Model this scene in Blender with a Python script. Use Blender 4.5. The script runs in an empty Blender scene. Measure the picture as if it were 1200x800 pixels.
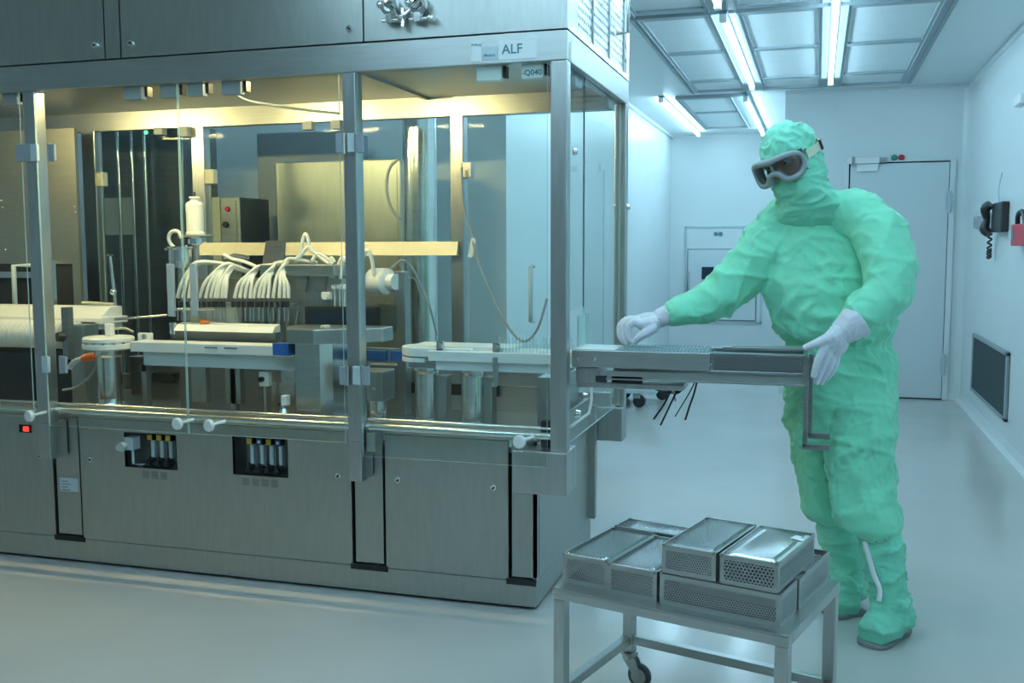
import bpy, bmesh, math, random
from mathutils import Vector, Matrix, noise
random.seed(7)
S = bpy.context.scene
COL = S.collection
# ------------------------------------------------------------------ camera, world, exposure
F_PX, CAM_H = 1179.0, 1.30
YAW, PITCH, ROLL = math.radians(16.87), math.radians(5.38), math.radians(-0.165)
fw = Vector((-math.sin(YAW)*math.cos(PITCH), math.cos(YAW)*math.cos(PITCH), -math.sin(PITCH)))
_r0 = Vector((math.cos(YAW), math.sin(YAW), 0)); _u0 = _r0.cross(fw)
rr = math.cos(ROLL)*_r0 + math.sin(ROLL)*_u0
uu = -math.sin(ROLL)*_r0 + math.cos(ROLL)*_u0
CAM = Vector((0, 0, CAM_H))
cam = bpy.data.cameras.new('camera'); co = bpy.data.objects.new('camera', cam); COL.objects.link(co)
co.matrix_world = Matrix(((rr.x, uu.x, -fw.x, 0), (rr.y, uu.y, -fw.y, 0), (rr.z, uu.z, -fw.z, CAM_H), (0, 0, 0, 1)))
cam.sensor_fit = 'HORIZONTAL'; cam.sensor_width = 36.0; cam.lens = 36.0*F_PX/1200.0; cam.clip_start = 0.05
S.camera = co
S.view_settings.view_transform = 'Standard'; S.view_settings.look = 'None'
S.view_settings.gamma = 1.0; S.view_settings.use_curve_mapping = False
S.view_settings.exposure = 0.0
S.cycles.transparent_max_bounces = 24; S.cycles.max_bounces = 9; S.cycles.sample_clamp_indirect = 6.0
ROOM_LIGHT = (0.505, 0.815, 1.0); TUBE = 37.0
WARM_LIGHT = (1.0, 0.80, 0.36); WARM = 240.0
w = bpy.data.worlds.new('world'); S.world = w; w.use_nodes = True
w.node_tree.nodes['Background'].inputs[0].default_value = (0.30, 0.42, 0.48, 1)
w.node_tree.nodes['Background'].inputs[1].default_value = 0.15

def P(px, py, **k):
    """point where the sight line of a photo pixel meets a plane X=, Y= or Z="""
    ax, v = list(k.items())[0]; i = 'XYZ'.index(ax)
    d = (px-600)/F_PX*rr - (py-400)/F_PX*uu + fw
    return CAM + d*((v-CAM[i])/d[i])

# ------------------------------------------------------------------ materials
def mat(name, color, rough=0.5, metal=0.0, noise_amt=0.0, noise_scale=8.0, stretch=None, bump=0.0, bump_scale=60.0,
        emit=None, spec=0.5, sheen=0.0, trans=0.0, alpha=1.0, coat=0.0):
    m = bpy.data.materials.new(name); m.use_nodes = True
    nt = m.node_tree; N = nt.nodes; L = nt.links; b = N['Principled BSDF']
    b.inputs['Base Color'].default_value = (*color, 1); b.inputs['Roughness'].default_value = rough
    b.inputs['Metallic'].default_value = metal; b.inputs['Specular IOR Level'].default_value = spec
    b.inputs['Sheen Weight'].default_value = sheen; b.inputs['Coat Weight'].default_value = coat
    b.inputs['Transmission Weight'].default_value = trans; b.inputs['Alpha'].default_value = alpha
    tc = N.new('ShaderNodeTexCoord'); mp = N.new('ShaderNodeMapping'); L.new(tc.outputs['Object'], mp.inputs[0])
    if stretch: mp.inputs['Scale'].default_value = stretch
    if noise_amt:
        nz = N.new('ShaderNodeTexNoise'); nz.inputs['Scale'].default_value = noise_scale; nz.inputs['Detail'].default_value = 5
        L.new(mp.outputs[0], nz.inputs['Vector'])
        mr = N.new('ShaderNodeMapRange'); mr.inputs[1].default_value = 0.3; mr.inputs[2].default_value = 0.7
        mr.inputs[3].default_value = 1-noise_amt; mr.inputs[4].default_value = 1+noise_amt
        L.new(nz.outputs[0], mr.inputs[0])
        mx = N.new('ShaderNodeVectorMath'); mx.operation = 'SCALE'; mx.inputs[0].default_value = color
        L.new(mr.outputs[0], mx.inputs['Scale']); L.new(mx.outputs[0], b.inputs['Base Color'])
        m2 = N.new('ShaderNodeMath'); m2.operation = 'MULTIPLY'; m2.inputs[1].default_value = rough; L.new(mr.outputs[0], m2.inputs[0])
        L.new(m2.outputs[0], b.inputs['Roughness'])
    if bump:
        nb = N.new('ShaderNodeTexNoise'); nb.inputs['Scale'].default_value = bump_scale; nb.inputs['Detail'].default_value = 3
        L.new(mp.outputs[0], nb.inputs['Vector'])
        bp = N.new('ShaderNodeBump'); bp.inputs['Strength'].default_value = bump; bp.inputs['Distance'].default_value = 0.01
        L.new(nb.outputs[0], bp.inputs['Height']); L.new(bp.outputs[0], b.inputs['Normal'])
    if emit:
        b.inputs['Emission Color'].default_value = (*emit[0], 1); b.inputs['Emission Strength'].default_value = emit[1]
    return m

def steel(name, c, rough, stretch=(1, 1, 14), amt=0.10):
    return mat(name, c, rough, 1.0, amt, 9.0, stretch)

def pane_mat(name, tint, refl_ior=1.45, rough=0.0, haze=0.0):
    m = bpy.data.materials.new(name); m.use_nodes = True; nt = m.node_tree; N = nt.nodes; L = nt.links
    N.remove(N['Principled BSDF']); out = N['Material Output']
    t = N.new('ShaderNodeBsdfTransparent'); t.inputs[0].default_value = (*tint, 1)
    g = N.new('ShaderNodeBsdfGlossy'); g.inputs['Roughness'].default_value = rough
    f = N.new('ShaderNodeFresnel'); f.inputs[0].default_value = refl_ior
    ge = N.new('ShaderNodeNewGeometry'); fr = N.new('ShaderNodeMath'); fr.operation = 'SUBTRACT'; fr.inputs[0].default_value = 1; L.new(ge.outputs['Backfacing'], fr.inputs[1])
    fm = N.new('ShaderNodeMath'); fm.operation = 'MULTIPLY'; L.new(f.outputs[0], fm.inputs[0]); L.new(fr.outputs[0], fm.inputs[1])   # one reflection per sheet, at its entry face
    mx = N.new('ShaderNodeMixShader'); L.new(fm.outputs[0], mx.inputs[0]); L.new(t.outputs[0], mx.inputs[1]); L.new(g.outputs[0], mx.inputs[2])
    last = mx
    if haze:
        d = N.new('ShaderNodeBsdfDiffuse'); d.inputs[0].default_value = (0.9, 0.95, 0.95, 1)
        m2 = N.new('ShaderNodeMixShader'); m2.inputs[0].default_value = haze
        L.new(mx.outputs[0], m2.inputs[1]); L.new(d.outputs[0], m2.inputs[2]); last = m2
    L.new(last.outputs[0], out.inputs[0])
    return m

def perforated(name, c, rough, pitch, hole, diamond=False):
    """sheet steel with staggered round holes, from UVs in metres"""
    m = bpy.data.materials.new(name); m.use_nodes = True; nt = m.node_tree; N = nt.nodes; L = nt.links
    b = N['Principled BSDF']; out = N['Material Output']
    b.inputs['Base Color'].default_value = (*c, 1); b.inputs['Metallic'].default_value = 1; b.inputs['Roughness'].default_value = rough
    tc = N.new('ShaderNodeTexCoord'); sp = N.new('ShaderNodeSeparateXYZ'); L.new(tc.outputs['UV'], sp.inputs[0])
    def math_(op, a, v=None, link=None):
        q = N.new('ShaderNodeMath'); q.operation = op; L.new(a, q.inputs[0])
        if v is not None: q.inputs[1].default_value = v
        if link is not None: L.new(link, q.inputs[1])
        return q.outputs[0]
    v = math_('DIVIDE', sp.outputs[1], pitch*0.87); row = math_('FLOOR', v); par = math_('FRACT', math_('MULTIPLY', row, 0.5))
    u = math_('ADD', math_('DIVIDE', sp.outputs[0], pitch), link=par)
    du = math_('SUBTRACT', math_('FRACT', u), 0.5); dv = math_('MULTIPLY', math_('SUBTRACT', math_('FRACT', v), 0.5), 0.87)
    if diamond: d = math_('ADD', math_('ABSOLUTE', du), link=math_('ABSOLUTE', dv))
    else: d = math_('SQRT', math_('ADD', math_('MULTIPLY', du, link=du), link=math_('MULTIPLY', dv, link=dv)))
    h = math_('LESS_THAN', d, hole)
    t = N.new('ShaderNodeBsdfTransparent'); mx = N.new('ShaderNodeMixShader')
    L.new(h, mx.inputs[0]); L.new(b.outputs[0], mx.inputs[1]); L.new(t.outputs[0], mx.inputs[2]); L.new(mx.outputs[0], out.inputs[0])
    return m

def cloth(name, c, bump=0.5, scale=14.0, stretch=(1, 1, 1), rough=0.75):
    """woven suit fabric: crumple relief from ridged noise plus a faint thread grid"""
    m = bpy.data.materials.new(name); m.use_nodes = True; nt = m.node_tree; N = nt.nodes; L = nt.links
    b = N['Principled BSDF']; b.inputs['Base Color'].default_value = (*c, 1); b.inputs['Roughness'].default_value = rough
    b.inputs['Sheen Weight'].default_value = 0.25
    tc = N.new('ShaderNodeTexCoord'); mp = N.new('ShaderNodeMapping'); mp.inputs['Scale'].default_value = stretch
    L.new(tc.outputs['Object'], mp.inputs[0])
    n1 = N.new('ShaderNodeTexNoise'); n1.noise_type = 'RIDGED_MULTIFRACTAL'; n1.inputs['Scale'].default_value = scale
    n1.inputs['Detail'].default_value = 2.5; n1.inputs['Distortion'].default_value = 0.6
    L.new(mp.outputs[0], n1.inputs['Vector'])
    bp = N.new('ShaderNodeBump'); bp.inputs['Strength'].default_value = bump; bp.inputs['Distance'].default_value = 0.012
    L.new(n1.outputs[0], bp.inputs['Height']); L.new(bp.outputs[0], b.inputs['Normal'])
    wv = N.new('ShaderNodeTexWave'); wv.inputs['Scale'].default_value = 55.0; wv.bands_direction = 'X'
    L.new(tc.outputs['Object'], wv.inputs['Vector'])
    mr = N.new('ShaderNodeMapRange'); mr.inputs[3].default_value = 0.93; mr.inputs[4].default_value = 1.04; L.new(wv.outputs['Fac'], mr.inputs[0])
    mx = N.new('ShaderNodeVectorMath'); mx.operation = 'SCALE'; mx.inputs[0].default_value = c
    L.new(mr.outputs[0], mx.inputs['Scale']); L.new(mx.outputs[0], b.inputs['Base Color'])
    return m

def emis(name, c, s):
    m = bpy.data.materials.new(name); m.use_nodes = True; nt = m.node_tree; N = nt.nodes
    N.remove(N['Principled BSDF']); e = N.new('ShaderNodeEmission'); e.inputs[0].default_value = (*c, 1); e.inputs[1].default_value = s
    nt.links.new(e.outputs[0], N['Material Output'].inputs[0]); return m

M = dict(
    wall=mat('wall_paint', (0.74, 0.80, 0.81), 0.28, noise_amt=0.02, noise_scale=2.0),
    ceil=mat('ceiling_paint', (0.72, 0.79, 0.80), 0.4, noise_amt=0.02, noise_scale=2.0),
    floor=mat('epoxy_floor', (0.52, 0.52, 0.50), 0.17, noise_amt=0.05, noise_scale=1.3, bump=0.02, bump_scale=4.0),
    door=mat('door_paint', (0.66, 0.73, 0.75), 0.35), seam=mat('seam_grey', (0.30, 0.36, 0.38), 0.6),
    steel=steel('brushed_steel', (0.52, 0.54, 0.53), 0.34, (10, 10, 1), 0.06), steel_h=steel('brushed_steel_level', (0.52, 0.54, 0.53), 0.36, (1, 12, 12), 0.06),
    panel=steel('panel_steel', (0.47, 0.49, 0.47), 0.38, (6, 6, 1), 0.05),
    chamber=steel('chamber_steel', (0.42, 0.42, 0.36), 0.5, (1, 12, 12), 0.06),
    bright=steel('bright_steel', (0.80, 0.81, 0.79), 0.20, (1, 1, 6), 0.05), dark_steel=steel('dull_steel', (0.34, 0.36, 0.36), 0.42),
    chrome=steel('chrome', (0.85, 0.86, 0.86), 0.10, None, 0.02),
    gap=mat('gap_black', (0.012, 0.014, 0.015), 0.7), black=mat('black_plastic', (0.02, 0.022, 0.024), 0.45),
    rubber=mat('grey_rubber', (0.09, 0.10, 0.11), 0.6), grey=mat('grey_plastic', (0.30, 0.34, 0.37), 0.45),
    blue_grey=mat('blue_grey_plastic', (0.30, 0.40, 0.52), 0.4), white=mat('white_plastic', (0.84, 0.86, 0.85), 0.35),
    silicone=mat('white_silicone', (0.88, 0.90, 0.84), 0.35, coat=0.2), label=mat('label_white', (0.82, 0.86, 0.86), 0.5),
    ink=mat('label_ink', (0.10, 0.22, 0.28), 0.6), label2=mat('label_grey', (0.52, 0.62, 0.66), 0.5),
    yellow=mat('yellow_plastic', (0.75, 0.50, 0.06), 0.4), blue=mat('blue_plastic', (0.03, 0.12, 0.42), 0.4),
    orange=mat('orange_plastic', (0.85, 0.22, 0.04), 0.4), red=mat('red_plastic', (0.55, 0.012, 0.03), 0.4),
    green=mat('green_plastic', (0.02, 0.30, 0.22), 0.4), redlamp=mat('red_lamp', (0.8, 0.03, 0.02), 0.3, emit=((1, 0.05, 0.03), 1.5)),
    greenlamp=mat('green_lamp', (0.1, 0.8, 0.3), 0.3, emit=((0.1, 1, 0.4), 2.0)),
    glass=pane_mat('clear_pane', (0.955, 0.985, 0.975)), rear_glass=pane_mat('rear_pane', (0.955, 0.985, 0.975), 1.13), glass_edge=mat('pane_edge', (0.45, 0.66, 0.60), 0.15, trans=0.0, coat=0.5),
    vial=pane_mat('vial_glass', (0.86, 0.94, 0.95), 1.5, 0.02, 0.20), lens=pane_mat('goggle_lens', (0.80, 0.83, 0.83), 1.45),
    perf=perforated('perforated_steel', (0.46, 0.48, 0.48), 0.30, 0.0066, 0.32), perf2=perforated('perforated_steel_fine', (0.55, 0.57, 0.57), 0.26, 0.0076, 0.32),
    perf3=perforated('perforated_steel_dark', (0.40, 0.42, 0.43), 0.32, 0.0090, 0.30),
    mesh=perforated('expanded_mesh', (0.72, 0.74, 0.74), 0.35, 0.034, 0.34, True),
    suit=cloth('green_suit_fabric', (0.235, 0.74, 0.49), 0.65, 19.0), hood=cloth('green_hood_fabric', (0.24, 0.72, 0.52), 0.5, 26.0),
    veil=cloth('green_veil_fabric', (0.20, 0.64, 0.45), 0.3, 12.0, (1, 1, 2)), boot=cloth('green_boot_fabric', (0.21, 0.68, 0.48), 0.5, 24.0, (1, 1, 1.6)),
    glove=cloth('white_latex_glove', (0.70, 0.72, 0.80), 0.12, 40.0, rough=0.45), sole=mat('sole_grey', (0.20, 0.24, 0.24), 0.6),
    skin=mat('skin', (0.62, 0.36, 0.28), 0.5), eye=mat('eye_dark', (0.05, 0.035, 0.03), 0.15), eyewhite=mat('eye_white', (0.8, 0.8, 0.78), 0.2),
    goggle=mat('goggle_grey_rubber', (0.27, 0.30, 0.31), 0.35), strap=mat('beige_strap', (0.62, 0.62, 0.48), 0.7),
    tube=emis('tube_light', (0.80, 0.97, 1.0), 1.0), warm=emis('warm_tube', WARM_LIGHT, WARM),
    diffuser=mat('diffuser_mesh', (0.70, 0.78, 0.80), 0.45, noise_amt=0.02),
    frame=mat('grid_aluminium', (0.33, 0.40, 0.43), 0.45, 0.3), screen=mat('dark_screen', (0.015, 0.03, 0.05), 0.1),
)
_e = [n for n in M['tube'].node_tree.nodes if n.type == 'EMISSION'][0]
_e.inputs[0].default_value = (*ROOM_LIGHT, 1); _e.inputs[1].default_value = TUBE

# ------------------------------------------------------------------ mesh helpers
def catmull(pts, k=6, closed=False):
    pts = [Vector(p) for p in pts]
    if len(pts) < 3 and not closed: return pts
    n = len(pts); out = []
    for i in range(n if closed else n-1):
        if closed: a, b, c, d = pts[(i-1) % n], pts[i], pts[(i+1) % n], pts[(i+2) % n]
        else: a, b, c, d = pts[max(i-1, 0)], pts[i], pts[i+1], pts[min(i+2, n-1)]
        for j in range(k):
            t = j/k
            out.append(0.5*((2*b)+(c-a)*t+(2*a-5*b+4*c-d)*t*t+(3*b-a-3*c+d)*t**3))
    if not closed: out.append(pts[-1])
    return out

class MB:
    def __init__(s): s.v = []; s.f = []; s.sm = []; s.mi = []
    def add(s, vs, fs, smooth=False, mi=0):
        o = len(s.v); s.v += [Vector(p) for p in vs]
        for f in fs: s.f.append([o+i for i in f]); s.sm.append(smooth); s.mi.append(mi)
        return s
    def hexa(s, c, mi=0, smooth=False):
        return s.add(c, [(0, 3, 2, 1), (4, 5, 6, 7), (0, 1, 5, 4), (1, 2, 6, 5), (2, 3, 7, 6), (3, 0, 4, 7)], smooth, mi)
    def box(s, x0, x1, y0, y1, z0, z1, mi=0):
        x0, x1 = min(x0, x1), max(x0, x1); y0, y1 = min(y0, y1), max(y0, y1); z0, z1 = min(z0, z1), max(z0, z1)
        return s.hexa([(x0, y0, z0), (x1, y0, z0), (x1, y1, z0), (x0, y1, z0), (x0, y0, z1), (x1, y0, z1), (x1, y1, z1), (x0, y1, z1)], mi)
    def obox(s, c, size, m=None, mi=0):
        c = Vector(c); m = m or Matrix.Identity(3); h = Vector(size)/2
        q = [(-1, -1, -1), (1, -1, -1), (1, 1, -1), (-1, 1, -1), (-1, -1, 1), (1, -1, 1), (1, 1, 1), (-1, 1, 1)]
        return s.hexa([c + m @ Vector((a*h.x, b*h.y, d*h.z)) for a, b, d in q], mi)
    def prism(s, pts, lo, hi, axis='Z', mi=0):
        def mk(a, b, t): return {'Z': (a, b, t), 'Y': (a, t, b), 'X': (t, a, b)}[axis]
        n = len(pts); vs = [mk(a, b, lo) for a, b in pts]+[mk(a, b, hi) for a, b in pts]
        fs = [tuple(range(n))[::-1], tuple(range(n, 2*n))]+[(i, (i+1) % n, n+(i+1) % n, n+i) for i in range(n)]
        return s.add(vs, fs, False, mi)
    def tube(s, pts, r, n=10, spline=0, closed=False, mi=0, caps=True, smooth=True):
        pts = catmull(pts, spline, closed) if spline else [Vector(p) for p in pts]
        m = len(pts); rs = r if isinstance(r, (list, tuple)) else None
        def rad(i):
            if rs is None: return r
            t = i/(m-1)*(len(rs)-1); k = min(int(t), len(rs)-2); return rs[k]+(rs[k+1]-rs[k])*(t-k)
        ref = None; vs = []
        for i, p in enumerate(pts):
            a = pts[(i-1) % m] if (i or closed) else p; b = pts[(i+1) % m] if (i < m-1 or closed) else p
            t = (b-a).normalized()
            if ref is None:
                ref = Vector((0, 0, 1)) if abs(t.z) < 0.9 else Vector((1, 0, 0))
            x = (ref - t*ref.dot(t)).normalized(); ref = x; y = t.cross(x)
            for k in range(n):
                q = 2*math.pi*(k+0.5)/n; vs.append(p+(x*math.cos(q)+y*math.sin(q))*rad(i))
        fs = []
        for i in range(m if closed else m-1):
            for k in range(n):
                a, b = i*n+k, i*n+(k+1) % n; c, d = ((i+1) % m)*n+(k+1) % n, ((i+1) % m)*n+k
                fs.append((a, b, c, d))
        s.add(vs, fs, smooth, mi)
        if caps and not closed:
            s.add(vs[:n], [tuple(range(n))[::-1]], False, mi); s.add(vs[-n:], [tuple(range(n))], False, mi)
        return s
    def cyl(s, p0, p1, r, r1=None, n=20, mi=0): return s.tube([p0, p1], [r, r if r1 is None else r1], n, mi=mi)
    def lathe(s, prof, c, axis=(0, 0, 1), n=32, mi=0, smooth=True):
        c = Vector(c); t = Vector(axis).normalized(); ref = Vector((1, 0, 0)) if abs(t.x) < 0.9 else Vector((0, 1, 0))
        x = (ref-t*ref.dot(t)).normalized(); y = t.cross(x)
        for (ra, za), (rb, zb) in zip(prof, prof[1:]):
            vs = []
            for q in range(n):
                d = x*math.cos(2*math.pi*q/n)+y*math.sin(2*math.pi*q/n); vs += [c+t*za+d*max(ra, 1e-5), c+t*zb+d*max(rb, 1e-5)]
            s.add(vs, [(2*q, 2*((q+1) % n), 2*((q+1) % n)+1, 2*q+1) for q in range(n)], smooth and abs(za-zb) > 1e-6, mi)
        return s
    def ball(s, c, r, n=16, m=None, mi=0):
        c = Vector(c); r = r if isinstance(r, (tuple, list)) else (r, r, r); m = m or Matrix.Identity(3); k = n//2; vs = []; fs = []
        for i in range(k+1):
            th = math.pi*i/k
            for j in range(n):
                ph = 2*math.pi*j/n
                vs.append(c+m @ Vector((r[0]*math.sin(th)*math.cos(ph), r[1]*math.sin(th)*math.sin(ph), r[2]*math.cos(th))))
        for i in range(k):
            for j in range(n): fs.append((i*n+j, (i+1)*n+j, (i+1)*n+(j+1) % n, i*n+(j+1) % n))
        return s.add(vs, fs, True, mi)
    def loft(s, rings, n=24):
        """rings: (centre, right vector, depth vector, half width, half depth)"""
        vs = []
        for c, R, D, a, b in rings:
            for k in range(n):
                q = 2*math.pi*k/n; vs.append(Vector(c)+R*(a*math.cos(q))+D*(b*math.sin(q)))
        m = len(rings); fs = [(i*n+k, i*n+(k+1) % n, (i+1)*n+(k+1) % n, (i+1)*n+k) for i in range(m-1) for k in range(n)]
        fs += [tuple(range(n))[::-1], tuple(range((m-1)*n, m*n))]
        return s.add(vs, fs, True)
    def mesh(s, name, off=Vector((0, 0, 0))):
        me = bpy.data.meshes.new(name); me.from_pydata([tuple(v-off) for v in s.v], [], s.f); me.update()
        me.polygons.foreach_set('use_smooth', s.sm); me.polygons.foreach_set('material_index', s.mi)
        uv = me.uv_layers.new(name='UVMap')
        for p in me.polygons:
            n = p.normal; ax = max(range(3), key=lambda i: abs(n[i])); a, b = [(1, 2), (0, 2), (0, 1)][ax]
            for li in p.loop_indices:
                q = me.vertices[me.loops[li].vertex_index].co; uv.data[li].uv = (q[a], q[b])
        return me
    def build(s, name, mats, parent=None, local=False, bevel=0.0):
        off = Vector((0, 0, 0)) if (local or parent is None) else base_of(parent)
        me = s.mesh(name, off); o = bpy.data.objects.new(name, me); COL.objects.link(o)
        for m in (mats if isinstance(mats, (list, tuple)) else [mats]): me.materials.append(m)
        if parent: o.parent = parent
        if bevel:
            b = o.modifiers.new('edge', 'BEVEL'); b.width = bevel; b.segments = 2; b.limit_method = 'ANGLE'; b.angle_limit = math.radians(40)
        return o

def base_of(o):
    p = Vector((0, 0, 0))
    while o is not None: p = p+o.location; o = o.parent
    return p
def tag(o, label, cat, group=None, kind=None):
    o['label'] = label; o['category'] = cat
    if group: o['group'] = group
    if kind: o['kind'] = kind
    return o
def thing(name, loc, label, cat, group=None, rz=0.0):
    o = bpy.data.objects.new(name, None); o.location = loc; o.rotation_euler.z = rz; o.empty_display_size = 0.1; COL.objects.link(o)
    return tag(o, label, cat, group)
def struct(o): o['kind'] = 'structure'; return o
def one(mb, name, mats, label, cat, group=None, bevel=0.0):
    """a thing of one mesh, its origin at the middle of its foot"""
    xs = [v.x for v in mb.v]; ys = [v.y for v in mb.v]; zs = [v.z for v in mb.v]
    c = Vector(((min(xs)+max(xs))/2, (min(ys)+max(ys))/2, min(zs)))
    mb.v = [v-c for v in mb.v]; o = mb.build(name, mats, None, True, bevel); o.location = c
    return tag(o, label, cat, group)
def copy_tree(o, parent=None):
    c = o.copy(); COL.objects.link(c); c.parent = parent
    for ch in list(o.children): copy_tree(ch, c)
    return c
def text(s, size, origin, xdir, zdir, name, m, parent, depth=0.0006):
    cu = bpy.data.curves.new('lettering', 'FONT'); cu.body = s; cu.size = size; cu.extrude = depth; cu.align_x = 'CENTER'; cu.align_y = 'CENTER'
    cu.resolution_u = 3; cu.offset = size*0.012
    t = bpy.data.objects.new('lettering', cu); COL.objects.link(t)
    dg = bpy.context.evaluated_depsgraph_get(); me = bpy.data.meshes.new_from_object(t.evaluated_get(dg))
    bpy.data.objects.remove(t); bpy.data.curves.remove(cu)
    x = Vector(xdir).normalized(); y = Vector(zdir).normalized(); z = x.cross(y); off = base_of(parent)
    for v in me.vertices: v.co = Vector(origin)-off + x*v.co.x + y*v.co.y + z*v.co.z
    me.materials.clear(); me.materials.append(m); me.name = name
    o = bpy.data.objects.new(name, me); COL.objects.link(o); o.parent = parent
    return o
def remeshed(mb, voxel, smooth=6, factor=0.6):
    """one continuous skin over all the solids of a builder"""
    me = mb.mesh('raw'); t = bpy.data.objects.new('raw', me); COL.objects.link(t)
    r = t.modifiers.new('r', 'REMESH'); r.mode = 'VOXEL'; r.voxel_size = voxel
    if smooth: q = t.modifiers.new('s', 'SMOOTH'); q.iterations = smooth; q.factor = factor
    dg = bpy.context.evaluated_depsgraph_get(); out = bpy.data.meshes.new_from_object(t.evaluated_get(dg))
    bpy.data.objects.remove(t); bpy.data.meshes.remove(me)
    out.polygons.foreach_set('use_smooth', [True]*len(out.polygons))
    return out
def place_mesh(me, name, m, parent):
    off = base_of(parent)
    for v in me.vertices: v.co -= off
    me.materials.clear(); me.materials.append(m); me.name = name
    o = bpy.data.objects.new(name, me); COL.objects.link(o); o.parent = parent
    return o

# ================================================================== THE ROOM
RX, YB, YC, XL, XP, ZC = 1.17, 9.14, 12.38, -1.73, -0.30, 2.62
def wall(name, *b, m='wall'): return struct(MB().box(*b).build(name, M[m]))
wall('floor', -6.0, RX+.1, -3.0, YC+.1, -0.1, 0.0, m='floor')
wall('ceiling', -6.0, RX+.1, -3.0, YC+.1, ZC, ZC+.1, m='ceil')
wall('wall_right', RX, RX+.1, -3.0, YB, 0, ZC)
wall('wall_back', XP, RX+.1, YB, YB+.1, 0, ZC)
wall('wall_partition', XP, XP+.1, YB+.1, YC, 0, ZC)
wall('wall_end', XL-.1, XP+.1, YC, YC+.1, 0, ZC)
wall('wall_left', XL-.1, XL, 5.6, YC, 0, ZC)
wall('wall_alcove', -6.0, XL-.1, 5.6, 5.7, 0, ZC)
wall('wall_far', -6.1, -6.0, -3.0, 5.7, 0, ZC)
wall('wall_front', -6.1, RX+.1, -3.1, -3.0, 0, ZC)
struct(MB().prism([(RX, 0), (RX-.035, 0), (RX-.012, .03), (RX, .075)], -3, YB, 'Y').build('baseboard_right', M['wall']))
struct(MB().box(1.06, RX, YB-.02, YB, 0, .06).box(XP, .18, YB-.02, YB, 0, .06).build('baseboard_back', M['wall']))
struct(MB().box(XL, XL+.02, 5.7, YC, 0, .06).build('baseboard_left', M['wall']))
struct(MB().prism([(RX, YB), (RX-.05, YB), (RX-.02, YB-.02), (RX, YB-.05)], 0, ZC, 'Z').build('trim_1', M['wall']))
struct(MB().box(RX-.03, RX, 0, YB, ZC-.03, ZC).box(XP, RX, YB-.03, YB, ZC-.03, ZC).build('trim_2', M['wall']))
struct(MB().box(XL, XL+.03, 5.7, YC, ZC-.03, ZC).box(XL, XP, YC-.03, YC, ZC-.03, ZC).build('trim_3', M['wall']))
# large door in the back wall
dx0, dx1, dz = 0.235, 1.03, 2.0
fr = struct(MB().box(dx0-.05, dx0, YB-.03, YB, 0, dz+.012).box(dx1, dx1+.045, YB-.03, YB, 0, dz+.012).box(dx0, dx1, YB-.03, YB, dz, dz+.012).build('door_1', M['wall'], bevel=.004))
MB().box(dx0, dx1, YB-.010, YB-.001, 0.0, dz).build('door_gap', M['gap'], fr)
MB().box(dx0+.012, dx1-.006, YB-.028, YB-.010, 0.012, dz-.012).build('door_panel', M['door'], fr)
for z in (1.66, .30):
    MB().cyl((dx1+.005, YB-.04, z-.09), (dx1+.005, YB-.04, z+.09), .014).box(dx1-.02, dx1+.03, YB-.038, YB-.03, z-.07, z+.07).build('hinge', M['label2'], fr)
cl = thing('door_closer', (dx0+.17, YB-.03, dz-.04), 'white door closer box on the top edge of the large door', 'door closer')
MB().box(dx0-.02, dx0+.24, YB-.085, YB-.03, dz-.012, dz+.04).build('closer_body', M['white'], cl, bevel=.006)
MB().box(dx0+.02, dx0+.045, YB-.089, YB-.03, dz-.016, dz+.044).build('clamp', M['grey'], cl)
MB().box(dx0+.24, dx0+.30, YB-.07, YB-.03, dz-.005, dz+.035).build('arm_pivot', M['grey'], cl)
MB().box(dx0+.06, dx0+.23, YB-.06, YB-.03, dz-.075, dz-.014).build('arm_bracket', M['label'], cl)
def button(px, py, Y, m, label, grp=None):
    p = P(px, py, Y=Y)
    b = MB().lathe([(0, .030), (.017, .030), (.021, .024), (.026, .006), (.026, 0)], (p.x, Y, p.z), (0, -1, 0), 16)
    one(b, 'indicator_button', M[m], label, 'button', grp)
button(1048, 184.5, YB, 'green', 'green round button on the wall above the large door')
button(1056.5, 184.5, YB, 'red', 'red round button on the wall above the large door')
# pass-through hatch at the end of the corridor
hx0, hx1, hz0, hz1 = -1.55, -.63, .37, 1.54
hf = struct(MB().box(hx0, hx0+.02, YC-.02, YC, hz0, hz1).box(hx1-.02, hx1, YC-.02, YC, hz0, hz1).box(hx0, hx1, YC-.02, YC, hz1-.02, hz1).box(hx0, hx1, YC-.02, YC, hz0, hz0+.02).build('door_2', M['label2']))
MB().box(hx0+.02, hx1-.02, YC-.008, YC-.001, hz0+.02, hz1-.02).build('hatch_frame', M['wall'], hf)
MB().box(hx0+.03, hx1-.06, YC-.016, YC-.008, hz0+.03, 1.27).build('hatch_gap', M['seam'], hf)
MB().box(hx0+.045, hx1-.075, YC-.04, YC-.016, hz0+.045, 1.255).build('hatch_panel', M['door'], hf)
MB().box(-1.34, -1.18, YC-.048, YC-.04, .90, 1.05).build('hatch_window', M['screen'], hf)
MB().tube([(-1.50, YC-.04, .98), (-1.50, YC-.08, .98), (-1.50, YC-.08, .78), (-1.50, YC-.04, .78)], .014, 8).build('handle', M['grey'], hf)
button(839, 274, YC-.008, 'ink', 'left dark round button of the pair over the corridor hatch')
button(844.5, 274, YC-.008, 'ink', 'right dark round button of the pair over the corridor hatch')

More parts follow.
